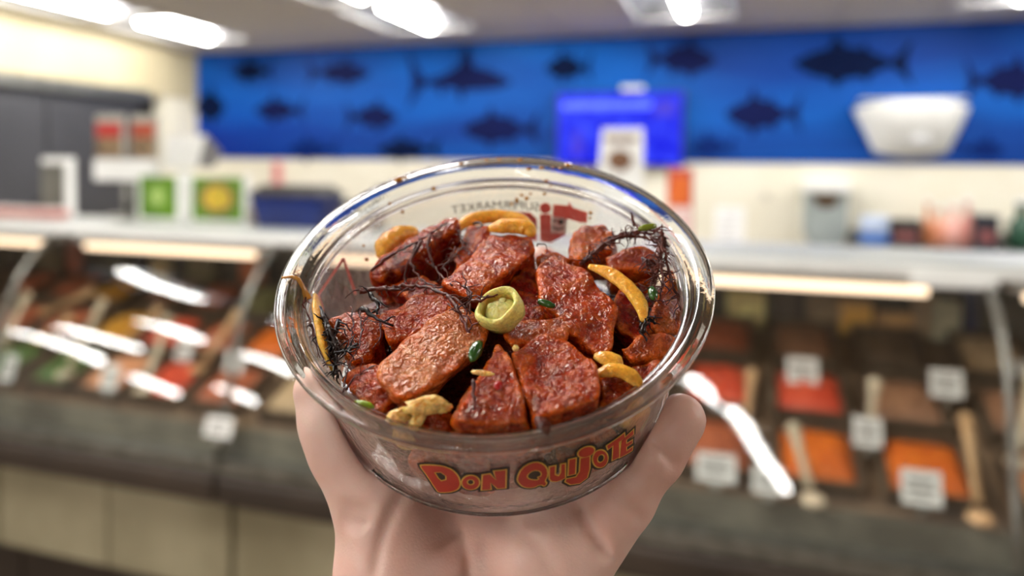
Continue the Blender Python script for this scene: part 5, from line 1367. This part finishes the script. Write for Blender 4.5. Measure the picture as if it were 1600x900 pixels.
# ------------------------------------------------------------------ the hand that holds the bowl
def skin_mat():
    m, nt, b, out = base_mat('skin')
    tc = nt.nodes.new('ShaderNodeTexCoord')
    n = nt.nodes.new('ShaderNodeTexNoise'); n.inputs['Scale'].default_value = 34; n.inputs['Detail'].default_value = 4
    nt.links.new(tc.outputs['Object'], n.inputs['Vector'])
    r = nt.nodes.new('ShaderNodeValToRGB'); r.color_ramp.elements[0].position = .32; r.color_ramp.elements[0].color = srgb((222, 170, 152))
    r.color_ramp.elements[1].position = .68; r.color_ramp.elements[1].color = srgb((238, 204, 190))
    nt.links.new(n.outputs['Fac'], r.inputs[0]); nt.links.new(r.outputs[0], b.inputs['Base Color'])
    b.inputs['Roughness'].default_value = .42; b.inputs['Specular IOR Level'].default_value = .4
    b.inputs['Subsurface Weight'].default_value = .3; b.inputs['Subsurface Radius'].default_value = (1, .35, .2); b.inputs['Subsurface Scale'].default_value = .004
    n2 = nt.nodes.new('ShaderNodeTexNoise'); n2.inputs['Scale'].default_value = 700; n2.inputs['Detail'].default_value = 5
    v = nt.nodes.new('ShaderNodeTexVoronoi'); v.inputs['Scale'].default_value = 900; v.feature = 'DISTANCE_TO_EDGE'
    nt.links.new(tc.outputs['Object'], n2.inputs['Vector']); nt.links.new(tc.outputs['Object'], v.inputs['Vector'])
    ad = nt.nodes.new('ShaderNodeMath'); ad.operation = 'ADD'; nt.links.new(n2.outputs['Fac'], ad.inputs[0]); nt.links.new(v.outputs['Distance'], ad.inputs[1])
    bu = nt.nodes.new('ShaderNodeBump'); bu.inputs['Strength'].default_value = .2; bu.inputs['Distance'].default_value = .0003
    nt.links.new(ad.outputs[0], bu.inputs['Height']); nt.links.new(bu.outputs[0], b.inputs['Normal'])
    return m
M['skin'] = skin_mat()
def chain(X, Y, Z, J, k=2.5):
    d = None
    for (a, r1), (b, r2) in zip(J[:-1], J[1:]):
        e_ = round_cone(X, Y, Z, a, b, r1, r2); d = e_ if d is None else smin(d, e_, k)
    return d
thumb = [(bd(622, 905, .196), 15.0), (bd(596, 800, .200), 12.0), (bd(538, 700, .2035), 9.6), (bd(520, 660, .2045), 9.0), (bd(500, 610, .206), 7.6)]
pinky = [(bd(908, 862, .197), 10.0), (bd(975, 776, .1965), 8.4), (bd(1022, 713, .1965), 7.7), (bd(1062, 656, .1965), 6.9)]
index = [((-28, 4, -52), 10), ((-26, 26, -51), 9.4), ((-22, 44, -49), 8.4), ((-19, 54, -45), 7.2)]
middle = [((-8, 8, -53), 10.2), ((-7, 32, -52), 9.6), ((-4, 50, -50), 8.4), ((-3, 60, -45), 7.2)]
ring = [((12, 5, -52), 9.8), ((14, 28, -51), 9.2), ((15, 46, -49), 8.0), ((14, 55, -45), 6.9)]
heel_l, heel_r, heel_m = bd(628, 1010, .196), bd(846, 1010, .196), bd(738, 1015, .202)
lo, hi = np.array([-72, -138, -178.]), np.array([72, 72, 0.])
hh = 1.05
X, Y, Z = grid(lo, hi, hh)
d = None
def add(e_, k):
    global d
    d = e_ if d is None else smin(d, e_, k)
pm = {'l': bd(624, 905, .197), 'r': bd(852, 890, .199), 'm': bd(738, 905, .206)}
add(round_cone(X, Y, Z, heel_l, pm['l'], 17, 15.5), 1)                # thenar side
add(round_cone(X, Y, Z, heel_r, pm['r'], 16.5, 15.5), 8)              # little-finger side
add(round_cone(X, Y, Z, heel_m, pm['m'], 17, 15), 9)
add(round_cone(X, Y, Z, pm['l'], (-26, -4, -54), 14, 11), 8)          # palm under the bowl
add(round_cone(X, Y, Z, pm['m'], (-8, 2, -55), 15, 11.5), 8)
add(round_cone(X, Y, Z, pm['m'], (12, 0, -54), 14, 11), 8)
add(round_cone(X, Y, Z, pm['r'], (26, -18, -54), 14.5, 11), 8)
hr = np.array(heel_m)
wrist_dir = bd(742, 1320, .170) - hr; wrist_dir = wrist_dir / np.linalg.norm(wrist_dir)
wl, wr_ = heel_l * .8 + heel_r * .2 + wrist_dir * 10, heel_l * .2 + heel_r * .8 + wrist_dir * 10
for w0 in (wl, wr_):                                                  # wrist and the start of the forearm, below the picture
    add(round_cone(X, Y, Z, w0, w0 + wrist_dir * 44, 17, 17.5), 10)
for J in (index, middle, ring): add(chain(X, Y, Z, J, 2), 3)
add(chain(X, Y, Z, thumb, 3), 5)
add(chain(X, Y, Z, pinky, 2), 2.2)
# fold lines: narrow grooves pressed along paths over the skin
def groove(path, rad, depth):
    global d
    P = [bd(*p) for p in path]
    for a, b in zip(P[:-1], P[1:]):
        e_ = round_cone(X, Y, Z, a, b, rad, rad)
        d = d + depth * np.exp(-(np.maximum(e_, 0) / 1.1) ** 2)
def surf_depth(px, py):
    """depth at which a pixel ray meets the hand"""
    ts = np.arange(.15, .26, .0007); Q = np.array([bd(px, py, t_) for t_ in ts])
    I = np.round((Q - lo) / hh).astype(int); ok = ((I >= 0) & (I < np.array(d.shape))).all(1)
    val = np.full(len(ts), 9.0); val[ok] = d[I[ok, 0], I[ok, 1], I[ok, 2]]
    k_ = np.argmax(val < 0)
    return ts[k_] if val[k_] < 0 else None
def crease(pts, depth=.9):
    path = []
    for (a, b) in zip(pts[:-1], pts[1:]):
        for s_ in np.linspace(0, 1, 7): 
            x, y = a[0] + (b[0] - a[0]) * s_, a[1] + (b[1] - a[1]) * s_
            t_ = surf_depth(x, y)
            if t_: path.append((x, y, t_))
    if len(path) > 1: groove(path, .35, depth)
crease([(900, 786), (920, 818), (946, 868)], 1.6)
crease([(906, 790), (926, 822), (950, 868)], .9)
crease([(630, 772), (612, 800), (596, 840), (585, 900)], .55)
crease([(540, 790), (556, 800), (580, 796)], .5)
crease([(536, 808), (556, 820), (574, 818)], .45)
crease([(720, 830), (728, 870), (732, 905)], .5)
crease([(790, 815), (840, 850), (870, 905)], .45)
crease([(1022, 690), (1044, 712), (1056, 730)], .5)
crease([(960, 770), (990, 800), (1004, 815)], .45)
d = d + .22 * SNoise(77, .35)(X, Y, Z)
# flesh gives way where it presses on the plastic
rho = np.sqrt(X * X + Y * Y)
body = np.maximum(rho - np.where(Z < ZT, RB + (RT - RB) * (Z - ZB) / (ZT - ZB), RT + (58.7 - RT) * np.clip((Z - ZT) / 3.0, 0, 1)), ZB - Z)
d = np.maximum(d, .35 - body)
V, Fq = surface_nets(d, lo, hh)
hand = tag(quad_mesh('hand', V, Fq, M['skin']), "fair-skinned left hand cupping the clear bowl from below, thumb at the left", 'hand')
# soften the grid steps
bm = bmesh.new(); bm.from_mesh(hand.data)
for _ in range(4): bmesh.ops.smooth_vert(bm, verts=bm.verts, factor=.5, use_axis_x=True, use_axis_y=True, use_axis_z=True)
bm.to_mesh(hand.data); bm.free()

# ------------------------------------------------------------------ origins of single-mesh things at their base
for o in list(col.objects):
    if o.type == 'MESH' and o.parent is None and not o.children and o.data.users == 1 and o.matrix_world == Matrix.Identity(4):
        n = len(o.data.vertices); a = np.empty(n * 3, np.float32); o.data.vertices.foreach_get('co', a); a = a.reshape(-1, 3)
        c = np.array([(a[:, 0].min() + a[:, 0].max()) / 2, (a[:, 1].min() + a[:, 1].max()) / 2, a[:, 2].min()], np.float32)
        if o.get('kind') == 'structure': continue
        o.data.vertices.foreach_set('co', (a - c).ravel()); o.data.update(); o.location = Vector(c.tolist())
